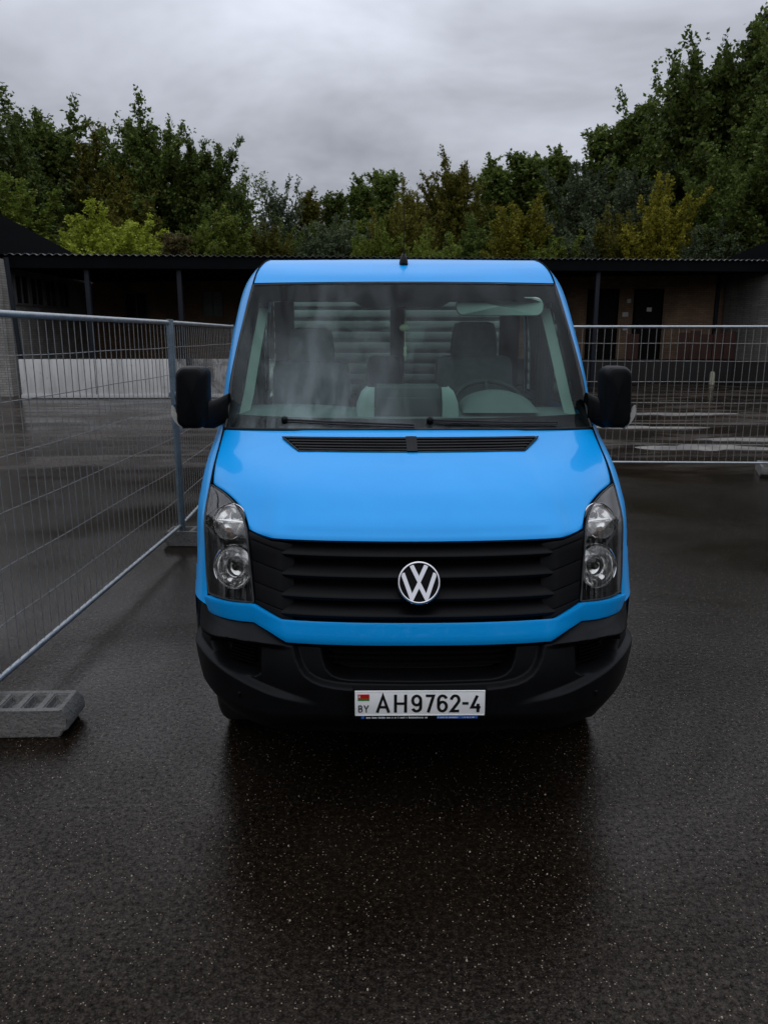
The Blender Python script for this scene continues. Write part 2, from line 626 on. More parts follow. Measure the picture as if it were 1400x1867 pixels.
# left wing: gable-sided building whose side wall faces the yard
lw = empty('brick_wing', (-12.2, 25.2, 0), 0, 'pale grey brick wing with black sloping gable at the left edge', 'building')
lo = (-12.2, 25.2, 0)
sh(MB().box(-12.6, -12.2, 25.6, 33.4, 0, 4.4), 'wall', M_brick_side, lw, 30, lo)
sh(MB().box(-22, -12.05, 25.2, 25.59, 0, 4.30), 'end_wall', M_brick_end, lw, 30, lo)
g = MB()
tri = [(24.9, 4.42), (33.6, 4.70), (33.6, 4.80), (24.9, 5.72)]
g.add([(-12.02, y, z) for y, z in tri] + [(-12.4, y, z) for y, z in tri], [(0, 1, 2, 3), (7, 6, 5, 4), (0, 4, 5, 1), (1, 5, 6, 2), (2, 6, 7, 3), (3, 7, 4, 0)])
sh(g, 'gable_cladding', M_black_clad, lw, 30, lo)
g = MB()
g.add([(-12.41, 24.9, 5.72), (-12.41, 33.6, 4.80), (-24, 33.6, 4.80), (-24, 24.9, 5.72)], [(0, 1, 2, 3)])
g.box(-24, -12.41, 24.9, 25.0, 4.42, 5.74)
sh(g, 'roof', M_black_clad, lw, 30, lo)
for k in range(4):
    y0 = 26.3 + k * 1.15
    w = MB().box(-12.196, -12.17, y0 + .06, y0 + 1.0, 3.0, 3.86)
    w = sh(w, 'window', M_pane_dark, lw, 30, lo)
    m = MB()
    m.box(-12.19, -12.12, y0, y0 + .06, 2.92, 3.92).box(-12.19, -12.12, y0 + 1.0, y0 + 1.06, 2.92, 3.92)
    m.box(-12.19, -12.12, y0 + .061, y0 + .999, 2.92, 2.99).box(-12.19, -12.12, y0 + .061, y0 + .999, 3.86, 3.92)
    m.box(-12.168, -12.13, y0 + .5, y0 + .54, 2.991, 3.859)
    sh(m, 'frame', M_frame_w, w, 30, lo)
sh(MB().tube([(-11.55, 25.05, 0), (-11.75, 25.05, 4.3)], 0.075, 8), 'downpipe', M_post, lw, 30, lo)

# right wing
rw = empty('brick_wing', (14.3, 30, 0), 0, 'grey brick wing with black gable at the right edge', 'building')
ro = (14.3, 30, 0)
wang = math.atan2(-3.6, 1.3)
g = MB()
A, B = Vector((14.2, 33.2, 0)), Vector((15.5, 29.6, 0))
C_, D_ = Vector((26, 33.4, 0)), Vector((24.7, 37, 0))
g.add([(p.x, p.y, z) for z in (0.95, 4.55) for p in (A, B, C_, D_)], [(0, 1, 5, 4), (1, 2, 6, 5), (2, 3, 7, 6), (3, 0, 4, 7), (4, 5, 6, 7)])
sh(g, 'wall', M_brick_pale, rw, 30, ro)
g = MB()
A2, B2 = A + Vector((-.15, 0, 0)), B + Vector((-.1, -.15, 0))
g.add([(p.x, p.y, z) for z in (0.0, 0.94) for p in (A2, B2, C_, D_)], [(0, 1, 5, 4), (1, 2, 6, 5), (2, 3, 7, 6), (3, 0, 4, 7), (4, 5, 6, 7)])
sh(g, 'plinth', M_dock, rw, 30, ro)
g = MB()
g.add([(A.x - .2, A.y + .3, 4.95), (B.x, B.y - .3, 5.95), (27, 33, 5.95), (25, 37.3, 4.95),
       (A.x - .2, A.y + .3, 4.56), (B.x, B.y - .3, 4.56), (27, 33, 4.56), (25, 37.3, 4.56)],
      [(0, 1, 2, 3), (4, 5, 1, 0), (5, 6, 2, 1), (6, 7, 3, 2), (7, 4, 0, 3)])
sh(g, 'roof', M_black_clad, rw, 30, ro)
wd = (B - A).normalized(); wnm = Vector((wd.y, -wd.x, 0))
if wnm.x > 0: wnm = -wnm


def on_wall(t0, t1, z0, z1, d0, d1):
    m = MB()
    vs = []
    for d in (d0, d1):
        for t_, z in ((t0, z0), (t1, z0), (t1, z1), (t0, z1)):
            p = A + wd * t_ + wnm * d
            vs.append((p.x, p.y, z))
    m.add(vs, [(0, 1, 2, 3), (7, 6, 5, 4), (0, 4, 5, 1), (1, 5, 6, 2), (2, 6, 7, 3), (3, 7, 4, 0)])
    return m


w = sh(on_wall(2.75, 3.6, 1.6, 3.6, 0.004, 0.03), 'window', M_pane_dark, rw, 30, ro)
sh(on_wall(2.70, 2.745, 1.5, 3.7, 0.004, 0.08), 'frame', M_frame_w, w, 30, ro)

# low white boards in front of the left dock
def board(name, p0, p1, h, mat, label):
    p0, p1 = Vector((*p0, 0)), Vector((*p1, 0))
    d = p1 - p0
    o = empty(name, p0, math.atan2(d.y, d.x), label, 'barrier', 'white boards along the yard edge')
    n = max(1, round(d.length / 2.45))
    w_ = d.length / n
    for k in range(n):
        MB().box(k * w_ + .012, (k + 1) * w_ - .012, 0, .05, .06, h, .008).build('panel', mat, o)
    MB().box(0, d.length, -.035, -.003, .02, .13, .006).build('bottom_rail', M_sign, o)
    return o


board('white_board_barrier', (-11.35, 24.3), (-6.72, 24.5), 1.22, M_white, 'clean white board barrier standing left of the galvanised fence post')
board('stained_board_barrier', (-6.68, 24.5), (-1.9, 24.9), 1.22, M_stain, 'stained white board barrier between the fence post and the van')
# posts of the dock rail behind the boards
m = MB().box(-6.15, -6.02, 24.35, 24.44, 0, 1.35, .008)
tag(m.build('steel_stub_post', M_post), 'short dark steel post in front of the stained board', 'post')
bl = empty('bollard', (13.3, 31.6, 0), 0, 'small cream bollard at the foot of the dock', 'bollard')
MB().lathe([(0.0, 0), (.11, 0), (.10, .42), (.075, .50), (0, .52)], 14).build('post', simple('cream_paint', (.35, .33, .25), .6), bl)


# ------------------------------------------------------------------ trees
def leaf_mat(name, c1, c2, c3):
    t = NT(name)
    g_ = t.add('ShaderNodeNewGeometry')
    isl = g_.outputs['Random Per Island']
    oi = t.add('ShaderNodeObjectInfo')
    c = t.mix(isl, c1, c2)
    c = t.mix(t.rng(isl, 0.86, 0.9, 0, 1), c, c3)
    hs = t.add('ShaderNodeHueSaturation')
    t.l.new(c, hs.inputs['Color'])
    t.l.new(t.rng(oi.outputs['Random'], 0, 1, 0.75, 1.2), hs.inputs['Value'])
    t.set(Base_Color=hs.outputs[0], Roughness=0.55)
    t.bsdf.inputs['Specular IOR Level'].default_value = 0.12
    trn = t.add('ShaderNodeBsdfTranslucent')
    t.l.new(hs.outputs[0], trn.inputs[0])
    ms = t.add('ShaderNodeMixShader'); ms.inputs[0].default_value = 0.3
    t.l.new(t.bsdf.outputs[0], ms.inputs[1]); t.l.new(trn.outputs[0], ms.inputs[2])
    t.l.new(ms.outputs[0], t.out.inputs[0])
    return t.m


LEAF = {
    'dark': leaf_mat('dark_green_leaf', (0.062, 0.090, 0.020), (0.100, 0.138, 0.028), (0.15, 0.19, 0.040)),
    'grey': leaf_mat('grey_green_leaf', (0.070, 0.092, 0.046), (0.10, 0.13, 0.066), (0.14, 0.17, 0.085)),
    'olive': leaf_mat('olive_leaf', (0.085, 0.083, 0.014), (0.13, 0.125, 0.020), (0.18, 0.16, 0.026)),
    'yellow': leaf_mat('yellow_green_leaf', (0.14, 0.135, 0.015), (0.20, 0.185, 0.019), (0.27, 0.23, 0.026)),
    'bright': leaf_mat('bright_green_leaf', (0.24, 0.29, 0.03), (0.32, 0.37, 0.045), (0.40, 0.44, 0.07)),
    'mid': leaf_mat('mid_green_leaf', (0.11, 0.15, 0.022), (0.16, 0.21, 0.032), (0.22, 0.26, 0.045)),
    'tan': leaf_mat('tan_leaf', (0.09, 0.085, 0.03), (0.14, 0.11, 0.045), (0.2, 0.14, 0.06)),
}
M_bark = simple('bark', (0.035, 0.030, 0.024), 0.9, var=0.4, vscale=6, bump=0.5, bscale=12, bdist=0.02)


def make_tree(seed, kind, nbr=110, twigs=14, leaves=34, lsize=0.080):
    """a tree ten metres tall: tapered trunk, limbs and twigs, each twig with its own leaves"""
    rnd = np.random.RandomState(seed)
    H = 10.0
    tr = MB()
    stems = 1 if kind != 'shrub' else 5
    L = []   # leaf centres
    D = []   # leaf directions

    def env(h):
        u = h / H
        if kind == 'spire': return 0.35 + 1.9 * (1 - u) ** 0.8 * min(1, u * 4 + .3)
        if kind == 'oval': return 0.5 + 2.6 * math.sin(math.pi * min(1, (u * 0.92 + 0.1))) ** 0.75
        if kind == 'broad': return 0.5 + 3.3 * math.sin(math.pi * min(1, (u * 0.85 + 0.16))) ** 0.7
        return 0.6 + 2.8 * math.sin(math.pi * min(1, (u * 0.8 + 0.2))) ** 0.8
    for s in range(stems):
        a0 = rnd.uniform(0, 6.28)
        lean = 0.0 if stems == 1 else rnd.uniform(0.8, 2.4)
        hh = H if stems == 1 else H * rnd.uniform(0.72, 1.0)
        ph = rnd.uniform(0, 6.28, 4)

        def stem(z):
            u = z / H
            return np.array([lean * u ** 1.2 * math.cos(a0) + 0.18 * math.sin(2.2 * u * 3 + ph[0]) * u,
                             lean * u ** 1.2 * math.sin(a0) + 0.18 * math.sin(1.9 * u * 3 + ph[1]) * u, z])
        zs = np.linspace(0, hh, 12)
        tr.tube([stem(z) for z in zs], [(0.17 if stems == 1 else 0.09) * (1 - 0.93 * z / hh) + 0.012 for z in zs], 7)
        nb = int(nbr / (1 if stems == 1 else 3.2))
        for i in range(nb):
            u = (i + rnd.uniform(0.1, 0.9)) / nb
            lo_ = 0.10 if kind in ('shrub', 'spire') else 0.16
            z = hh * (lo_ + (0.985 - lo_) * u)
            az = i * 2.39996 + rnd.uniform(-0.5, 0.5)
            el = R(15 + 50 * u + rnd.uniform(-12, 12))
            Lb = max(0.55, env(z) / math.cos(el) * rnd.uniform(0.45, 1.1) * (0.8 if stems > 1 else 1))
            d = np.array([math.cos(az) * math.cos(el), math.sin(az) * math.cos(el), math.sin(el)])
            p = stem(z).copy()
            pts = [p.copy()]
            dirs = [d.copy()]
            for k in range(5):
                d = d + np.array([rnd.uniform(-.16, .16), rnd.uniform(-.16, .16), 0.075 + rnd.uniform(-.06, .08)])
                d /= np.linalg.norm(d)
                p = p + d * Lb / 5
                pts.append(p.copy()); dirs.append(d.copy())
            r0 = 0.05 * (1 - 0.7 * u) + 0.008
            tr.tube(pts, [r0 * (1 - 0.16 * k) for k in range(6)], 4, caps=False)
            nt = max(4, int(twigs * (0.5 + Lb / 3.2)))
            for k in range(nt):
                f = 0.22 + 0.78 * (k + rnd.uniform(0, 1)) / nt
                q = f * 5
                i0 = min(4, int(q)); fr = q - i0
                bp = pts[i0] * (1 - fr) + pts[i0 + 1] * fr
                td = dirs[i0] + rnd.normal(0, 0.7, 3) + np.array([0, 0, 0.22])
                td /= np.linalg.norm(td)
                Lt = rnd.uniform(0.35, 0.95) * (1.35 - 0.85 * f)
                nl = int(leaves * rnd.uniform(0.6, 1.3) * (1.2 - 0.65 * f))
                tt = rnd.uniform(0.05, 1.05, nl)[:, None]
                c = bp + td * Lt * tt + rnd.normal(0, 0.075, (nl, 3))
                L.append(c)
                D.append(np.repeat(td[None, :], nl, 0) + rnd.normal(0, 0.75, (nl, 3)))
        # leader shoot
        top = stem(hh)
        for k in range(3):
            td = np.array([rnd.uniform(-.25, .25), rnd.uniform(-.25, .25), 1.0])
            nl = 26
            tt = rnd.uniform(-0.9, 0.35, nl)[:, None]
            L.append(top + td * tt + rnd.normal(0, 0.07, (nl, 3)))
            D.append(np.repeat(td[None, :], nl, 0) + rnd.normal(0, 0.6, (nl, 3)))
    C = np.concatenate(L); Dn = np.concatenate(D)
    Dn /= np.linalg.norm(Dn, axis=1)[:, None]
    n = len(C)
    up = rnd.normal(0, 1, (n, 3)) + np.array([0, 0, 0.8])
    sd = np.cross(Dn, up); sd /= np.linalg.norm(sd, axis=1)[:, None] + 1e-9
    nm = np.cross(sd, Dn)
    sz = (lsize * rnd.uniform(0.65, 1.35, n))[:, None]
    v0 = C - Dn * sz
    v1 = C + sd * sz * 0.62 + nm * sz * 0.16
    v2 = C + Dn * sz * 1.05 - nm * sz * 0.1
    v3 = C - sd * sz * 0.62 + nm * sz * 0.16
    V = np.stack([v0, v1, v2, v3], 1).reshape(-1, 3)
    me = bpy.data.meshes.new('crown')
    me.vertices.add(4 * n); me.vertices.foreach_set('co', V.ravel())
    me.loops.add(4 * n); me.loops.foreach_set('vertex_index', np.arange(4 * n))
    me.polygons.add(n)
    me.polygons.foreach_set('loop_start', np.arange(n) * 4)
    me.polygons.foreach_set('loop_total', np.full(n, 4))
    me.update(calc_edges=True)
    me.materials.append(LEAF['dark'])
    return tr.mesh('trunk', M_bark, 60), me, float(np.percentile(V[:, 2], 99.97))


PROTO = {}


def proto(key, seed, kind, **kw):
    PROTO[key] = make_tree(seed, kind, **kw)


proto('o1', 11, 'oval'); proto('o2', 12, 'oval', nbr=120); proto('b1', 13, 'broad', nbr=124); proto('b2', 14, 'broad', nbr=118)
proto('s1', 15, 'spire', nbr=120); proto('s2', 16, 'spire', nbr=110); proto('h1', 17, 'shrub', nbr=150, lsize=0.085); proto('h2', 18, 'shrub', nbr=150, lsize=0.085)
proto('a1', 19, 'oval', nbr=84, twigs=10, leaves=18, lsize=0.085)
crown_cache = {}


def tree(px, top, Y, pk, col, label, wid=1.0, rz=0.0, cat='tree', group='trees behind the shed', name='tree'):
    """px, top: where the crown's top was measured in the photograph, Y: its distance"""
    x = (px - 700) / 1400 * (Y * 0.9745) * 1.02
    el = math.atan((933.5 - top) / 1400) - R(12.97)
    h = 1.95 + Y * math.tan(el)
    o = empty(name, (x, Y, 0), rz, label, cat, group)
    tm, cm, th = PROTO[pk]
    s = h / th
    o.scale = (s * wid, s * wid, s)
    obj('trunk', tm, o)
    cr = obj('crown', cm, o)
    cr.material_slots[0].link = 'OBJECT'
    cr.material_slots[0].material = LEAF[col]
    return o


TREES = [
    # px, top, Y, proto, colour, label, width
    (25, 160, 44, 'a1', 'grey', 'tall loose tree at the far left edge above the black gable', 1.25),
    (75, 215, 42, 'b1', 'dark', 'broad dark tree behind the black gable', .95),
    (125, 185, 47, 'o1', 'dark', 'dark tree second from the left edge of the skyline', 1.15),
    (215, 230, 46, 'b2', 'olive', 'brownish olive tree between the two dark trees on the left', .85),
    (305, 185, 45, 'o2', 'dark', 'tallest dark green tree of the left group', 1.0),
    (385, 238, 46, 'o1', 'dark', 'dark tree at the right end of the left group', .95),
    (442, 300, 48, 'a1', 'dark', 'thin see-through tree where the left group falls to the gap', 1.0),
    (255, 300, 43, 'b1', 'olive', 'low olive tree below the tallest tree of the left group', .9),
    (518, 318, 58, 'a1', 'grey', 'slender airy tree standing alone in the gap above the van roof', .95),
    (570, 345, 60, 's1', 'olive', 'small olive spire right of the slender airy tree', 1.0),
    (612, 352, 62, 's2', 'dark', 'small dark spire left of the van aerial', 1.1),
    (660, 322, 58, 's1', 'dark', 'dark pointed tree first to the left of the aerial', 1.1),
    (705, 310, 60, 's2', 'dark', 'dark pointed tree right behind the aerial', 1.1),
    (752, 335, 55, 'o1', 'olive', 'olive tree just right of the aerial', .8),
    (822, 272, 52, 'o2', 'olive', 'tall olive green tree peaking in the middle of the skyline', .85),
    (885, 288, 56, 's1', 'dark', 'dark spire right of the tall olive tree', 1.2),
    (945, 278, 57, 's2', 'dark', 'dark spire in the middle of the right half', 1.25),
    (995, 266, 55, 's1', 'dark', 'dark spire before the skyline starts to climb', 1.15),
    (1040, 285, 50, 'o1', 'grey', 'rounded grey green tree at the foot of the climbing skyline', .85),
    (1085, 225, 52, 's2', 'dark', 'dark tree on the first step of the climbing skyline', 1.25),
    (1130, 185, 50, 's1', 'dark', 'dark pointed tree on the second step of the climbing skyline', 1.2),
    (1178, 120, 49, 'a1', 'dark', 'airy tree with a bare leader on the climbing skyline', 1.0),
    (1215, 150, 46, 'o2', 'dark', 'dense dark tree below the airy leader', .95),
    (1255, 70, 45, 'o1', 'dark', 'tall dark tree left of the tallest trees on the right', 1.0),
    (1310, 5, 44, 'o2', 'dark', 'very tall dark tree reaching the top of the picture', .95),
    (1375, -40, 43, 'b1', 'dark', 'tallest tree at the upper right corner', .8),
    (1440, -20, 40, 'b2', 'dark', 'huge dark tree cut off by the right edge', .85),
    (1330, 190, 39, 'b1', 'dark', 'dense dark tree in front of the tallest right trees', 1.0),
    (1410, 160, 37, 'o1', 'dark', 'dark tree above the right gable', 1.2),
    (1130, 300, 44, 'o1', 'grey', 'grey green tree behind the yellowing tree on the right', 1.1),
    (1265, 290, 40, 'b2', 'dark', 'low dark tree right of the yellowing tree', .8),
    (775, 375, 62, 'h1', 'dark', 'dark bush far behind, right of the aerial', 1.9),
    (600, 385, 66, 'h2', 'dark', 'dark bush far behind, left of the aerial', 2.0),
    (900, 370, 64, 'h1', 'olive', 'olive bush far behind the yellow young tree', 1.9),
    (470, 400, 64, 'h2', 'grey', 'grey green bush far behind in the sky gap', 1.2),
    # understorey
    (45, 325, 37, 'b1', 'mid', 'mid green bush above the black gable', 1.5),
    (205, 368, 37, 'b2', 'bright', 'bright yellow green bush above the left roof', 1.2),
    (270, 405, 38, 'h2', 'bright', 'lower bright green bush right of the brightest bush', 1.4),
    (340, 425, 37.5, 's2', 'tan', 'small tan shrub peeping over the left roof', 1.3),
    (412, 372, 39, 'o2', 'mid', 'mid green young tree above the left roof near the van', 1.1),
    (480, 405, 46, 'h2', 'olive', 'olive bush above the left corner of the van roof', 1.0),
    (560, 400, 50, 'h1', 'dark', 'dark bush above the van roof left of its middle', 1.2),
    (625, 395, 48, 'h2', 'grey', 'grey green bush above the van roof', 1.1),
    (672, 400, 44, 'h1', 'mid', 'green bush just left of the aerial', .9),
    (728, 368, 46, 'h2', 'olive', 'olive bush directly behind the aerial', .85),
    (800, 420, 42, 'h1', 'mid', 'fresh green bush right of the aerial above the roof', 1.0),
    (860, 390, 48, 'b2', 'dark', 'dark bush left of the yellow tree', 1.1),
    (933, 362, 42, 'o1', 'yellow', 'yellow young tree above the right corner of the van roof', 1.0),
    (1000, 430, 41, 'h2', 'mid', 'low green bush right of the yellow young tree', 1.2),
    (1065, 410, 41, 'h1', 'grey', 'grey green bush above the right canopy', 1.1),
    (1185, 318, 39, 'b2', 'yellow', 'yellowing autumn tree above the right canopy', .9),
    (1115, 385, 40, 'h2', 'olive', 'olive bush left of the yellowing autumn tree', .9),
    (1350, 380, 36.5, 'h1', 'dark', 'dark bush above the right gable roof', 1.3),
    (1290, 400, 37, 'h2', 'grey', 'grey green bush between the autumn tree and the right gable', 1.0),
]
for i, (px, top, Y, pk, col, lab, wid) in enumerate(TREES):
    bush = 'bush' in lab or 'shrub' in lab
    tree(px, top, Y, pk, col, lab, wid * 1.1, i * 1.7, 'bush' if 'bush' in lab or 'shrub' in lab else 'tree',
         'bushes behind the roofs' if bush else 'trees behind the shed', 'bush' if bush else 'tree')


# unseen wood added behind and beside the camera to darken reflections and front light
M_unseen_wood = leaf_mat('unseen_wood_leaf', (0.022, 0.036, 0.012), (0.036, 0.056, 0.018), (0.06, 0.08, 0.024))


def unseen_wood():
    rs = np.random.RandomState(77)
    cen = []
    for x in np.arange(-40, 42, 3.2): cen.append((x + rs.uniform(-1, 1), -27 - rs.uniform(0, 6)))
    for y in np.arange(-18, 20, 3.2):
        cen.append((-22 - rs.uniform(0, 5), y)); cen.append((26 + rs.uniform(0, 5), y))
    Cs = []
    for (x, y) in cen:
        h = rs.uniform(9, 13) if y < -12 else rs.uniform(9, 13); n = 1100
        u = rs.normal(0, 1, (n, 3)); u /= np.linalg.norm(u, axis=1)[:, None]
        r = rs.uniform(.55, 1.0, (n, 1)) ** .5
        Cs.append(np.array([x, y, h * .52]) + u * r * np.array([2.6, 2.6, h * .5]) * (1 + .25 * np.sin(u[:, :1] * 7 + x) * np.cos(u[:, 2:] * 9)))
    C = np.concatenate(Cs); n = len(C)
    D = rs.normal(0, 1, (n, 3)); D /= np.linalg.norm(D, axis=1)[:, None]
    S = np.cross(D, rs.normal(0, 1, (n, 3))); S /= np.linalg.norm(S, axis=1)[:, None]
    z = rs.uniform(.22, .42, (n, 1))
    V = np.stack([C - D * z, C + S * z * .6, C + D * z, C - S * z * .6], 1).reshape(-1, 3)
    me = bpy.data.meshes.new('unseen_wood')
    me.vertices.add(4 * n); me.vertices.foreach_set('co', V.ravel())
    me.loops.add(4 * n); me.loops.foreach_set('vertex_index', np.arange(4 * n))
    me.polygons.add(n)
    me.polygons.foreach_set('loop_start', np.arange(n) * 4); me.polygons.foreach_set('loop_total', np.full(n, 4))
    me.update(calc_edges=True)
    me.materials.append(M_unseen_wood)
    o = obj('unseen_wood', me)
    o['kind'] = 'stuff'
    tag(o, 'unseen dark wood added behind and beside the camera to darken reflections', 'unseen_wood')


unseen_wood()

# ------------------------------------------------------------------ mobile fence
def galv(name, c, rough=0.4, metal=0.75):
    t = NT(name)
    p = t.pos(True)
    v = t.add('ShaderNodeTexVoronoi'); v.inputs['Scale'].default_value = 60
    t.l.new(p, v.inputs['Vector'])
    n = t.noise(p, 9, 5, 0.65)
    f = t.math('ADD', t.math('MULTIPLY', n, 0.7), t.math('MULTIPLY', v.outputs['Distance'], 0.3))
    t.set(Base_Color=t.mix(t.rng(f, 0.3, 0.6, 0, 1), tuple(x * .62 for x in c), c), Metallic=metal,
          Roughness=t.rng(n, 0.3, 0.7, rough * .8, rough * 1.3))
    return t.m


M_galv = galv('galvanised_steel', (0.36, 0.39, 0.41))
M_post_g = galv('blue_grey_galvanised', (0.19, 0.245, 0.285), 0.45, 0.6)
M_wire = galv('galvanised_wire', (0.235, 0.235, 0.225), 0.5, 0.4)


def fence_panel(p0, p1, label, r_wire, z0=0.19, z1=2.06, base=0.06):
    p0, p1 = Vector((*p0, 0)), Vector((*p1, 0))
    d = p1 - p0
    Lp = d.length
    o = empty('mesh_fence', p0, math.atan2(d.y, d.x), label, 'fence', 'galvanised mesh fence panels')
    up = MB().tube([(0, 0, base), (0, 0, z1 + .03)], 0.021, 12).mesh('upright', M_post_g, 50)
    for x in (0.021, Lp - 0.021): obj('upright', up, o, (x, 0, 0))
    for nm, z, r in (('top_rail', z1, 0.019), ('bottom_rail', z0, 0.017)):
        MB().tube([(0.042, 0, z), (Lp - 0.042, 0, z)], r, 12).build(nm, M_galv, o, 50)
    n = 33
    rnd = random.Random(hash(label) % 1000 if False else len(label))
    vw = []
    for k in range(4):
        bend = rnd.uniform(-.006, .006)
        pts = [(bend * math.sin(math.pi * q / 6) + rnd.uniform(-.0015, .0015), rnd.uniform(-.002, .002), z0 + (z1 - z0) * q / 6) for q in range(7)]
        vw.append(MB().tube(pts, r_wire, 5).mesh('wire', M_wire, 60))
    for k in range(1, n + 1):
        obj('wire', vw[k % 4], o, (0.042 + (Lp - 0.084) * k / (n + 1), 0.0, 0))
    hw = MB().tube([(0.042 + (Lp - .084) * q / 10, 0.0035 + .003 * math.sin(q * 1.9), .003 * math.sin(q * 1.3)) for q in range(11)], r_wire, 5).mesh('wire', M_wire, 60)
    for z in (0.45, 0.74, 1.03, 1.32, 1.60, 1.84):
        obj('wire', hw, o, (0, 0, z))
    return o


fence_panel((-2.02, 3.62), (-1.925, 7.09), 'mesh fence panel running along the left of the van, nearest to the camera', 0.0029)
fence_panel((-1.925, 7.14), (-2.03, 10.62), 'second mesh fence panel receding behind the left door mirror', 0.0032)
fence_panel((1.98, 10.85), (5.47, 10.72), 'mesh fence panel across the yard right of the van', 0.0042)
cl = empty('pipe_clamp', (-1.925, 7.115, 1.42), 0, 'steel clamp joining the two left fence panels', 'clamp')
MB().box(-.034, .034, -.055, .055, -.022, .022, .008).build('plate', M_post_g, cl)
MB().tube([(.034, 0, 0), (.058, 0, 0)], .009, 6).build('bolt', M_galv, cl)


def concrete():
    t = NT('cast_concrete')
    p = t.pos(True)
    a_ = t.noise(p, 4, 6, 0.7)
    b_ = t.noise(p, 60, 4, 0.6)
    v = t.add('ShaderNodeTexVoronoi'); v.inputs['Scale'].default_value = 45
    t.l.new(p, v.inputs['Vector'])
    pit = t.math('LESS_THAN', v.outputs['Distance'], 0.16)
    c = t.mix(t.rng(a_, 0.3, 0.7, 0, 1), (0.035, 0.033, 0.030), (0.125, 0.12, 0.11))
    c = t.mix(t.rng(b_, 0.35, 0.65, 0, 0.5), c, (0.17, 0.165, 0.155))
    c = t.mix(t.math('MULTIPLY', pit, 0.7), c, (0.03, 0.03, 0.028))
    t.set(Base_Color=c, Roughness=0.75)
    h = t.math('ADD', t.math('MULTIPLY', b_, 0.6), t.math('MULTIPLY', pit, -0.8))
    h = t.math('ADD', h, a_)
    t.bump(h, 0.85, 0.018)
    return t.m


M_conc = concrete()


def make_foot():
    """cast fence foot 0.70 x 0.24 x 0.14 with sloping ends, a notch below and square sockets on top"""
    L_, W_, H_ = 0.72, 0.25, 0.14
    bm = bmesh.new()
    # side outline (x,z) with handle notches at both ends
    out = [(-.36, .038), (-.342, .038), (-.335, .03), (-.322, .008), (-.315, 0), (.315, 0), (.322, .008), (.335, .03), (.342, .038), (.36, .038), (.36, .10), (.33, .14), (-.33, .14), (-.36, .10)]
    vs0 = [bm.verts.new((x, -W_ / 2 + (0.012 if z > .12 else 0), z)) for x, z in out]
    vs1 = [bm.verts.new((x, W_ / 2 - (0.012 if z > .12 else 0), z)) for x, z in out]
    bm.faces.new(vs0); bm.faces.new(list(reversed(vs1)))
    n = len(out)
    for i in range(n):
        j = (i + 1) % n
        if i == 11: continue          # top is built with sockets below
        bm.faces.new((vs0[j], vs0[i], vs1[i], vs1[j]))
    # top with sunken square sockets
    xs = [-.33, -.305, -.235, -.195, -.125, -.085, -.015, .015, .085, .125, .195, .235, .305, .33]
    ys = [-W_ / 2 + .012, -.075, .075, W_ / 2 - .012]
    G = {}
    for i, x in enumerate(xs):
        for j, y in enumerate(ys):
            if i == 0: G[i, j] = vs0[12] if j == 0 else vs1[12] if j == 3 else bm.verts.new((x, y, H_))
            elif i == len(xs) - 1: G[i, j] = vs0[11] if j == 0 else vs1[11] if j == 3 else bm.verts.new((x, y, H_))
            else: G[i, j] = bm.verts.new((x, y, H_))
    socks = []
    for i in range(len(xs) - 1):
        for j in range(3):
            f = bm.faces.new((G[i, j], G[i + 1, j], G[i + 1, j + 1], G[i, j + 1]))
            if j == 1 and i in (1, 3, 5, 7, 9, 11): socks.append(f)
    for f in socks:
        r = bmesh.ops.extrude_discrete_faces(bm, faces=[f])
        nf = r['faces'][0]
        c = nf.calc_center_median()
        for v in nf.verts:
            v.co.z -= 0.042
            v.co.x = c.x + (v.co.x - c.x) * 0.72; v.co.y = c.y + (v.co.y - c.y) * 0.72
    bmesh.ops.recalc_face_normals(bm, faces=bm.faces)
    bmesh.ops.bevel(bm, geom=[e for e in bm.edges if len(e.link_faces) == 2 and e.calc_face_angle(0) > 0.5], offset=0.006, segments=2, affect='EDGES', clamp_overlap=True)
    me = bpy.data.meshes.new('concrete_block')
    bm.to_mesh(me); bm.free()
    me.materials.append(M_conc)
    me.polygons.foreach_set('use_smooth', [True] * len(me.polygons)); me.set_sharp_from_angle(angle=R(40))
    return me


foot_me = make_foot()
for loc, rz, lab in (((-1.93, 3.585, 0), R(1.5), 'concrete fence foot with square sockets in the left foreground'),
                     ((-1.72, 7.13, 0), R(-2), 'concrete fence foot under the joined posts beside the van'),
                     ((5.52, 10.93, 0), R(70), 'concrete fence foot at the right edge of the picture')):
    tag(obj('concrete_block', foot_me, None, loc, rz), lab, 'fence foot', 'concrete feet of the fence')

# small loose stones in the foreground
rnd = random.Random(4)
stone_m = [simple('pebble_pale', (0.32, 0.27, 0.21), 0.7), simple('pebble_tan', (0.30, 0.17, 0.08), 0.7)]
st = MB()
for k in range(150):
    x, y = rnd.uniform(-2.2, 2.3), rnd.uniform(1.5, 3.4)
    s = rnd.uniform(.0018, .0042) * (1.5 if rnd.random() < .05 else 1)
    a_ = rnd.uniform(0, 3.1)
    pts = [(s * math.cos(a_ + q * 1.047) * rnd.uniform(.7, 1.2), s * math.sin(a_ + q * 1.047) * rnd.uniform(.7, 1.2)) for q in range(6)]
    st.add([(x + p[0], y + p[1], 0) for p in pts] + [(x + p[0] * .55, y + p[1] * .55, s * .9) for p in pts],
           [(q, (q + 1) % 6, 6 + (q + 1) % 6, 6 + q) for q in range(6)] + [(6, 7, 8, 9, 10, 11)])
so = st.build('loose_grit', stone_m[0], None, 0)
so['kind'] = 'stuff'
tag(so, 'pale grit scattered over the wet asphalt in the foreground', 'grit')


# ------------------------------------------------------------------ the van
VAN = empty('crew_cab_van', (0.138, 2.75, 0), R(0.6), 'bright blue crew cab van with black grille facing the camera', 'van')


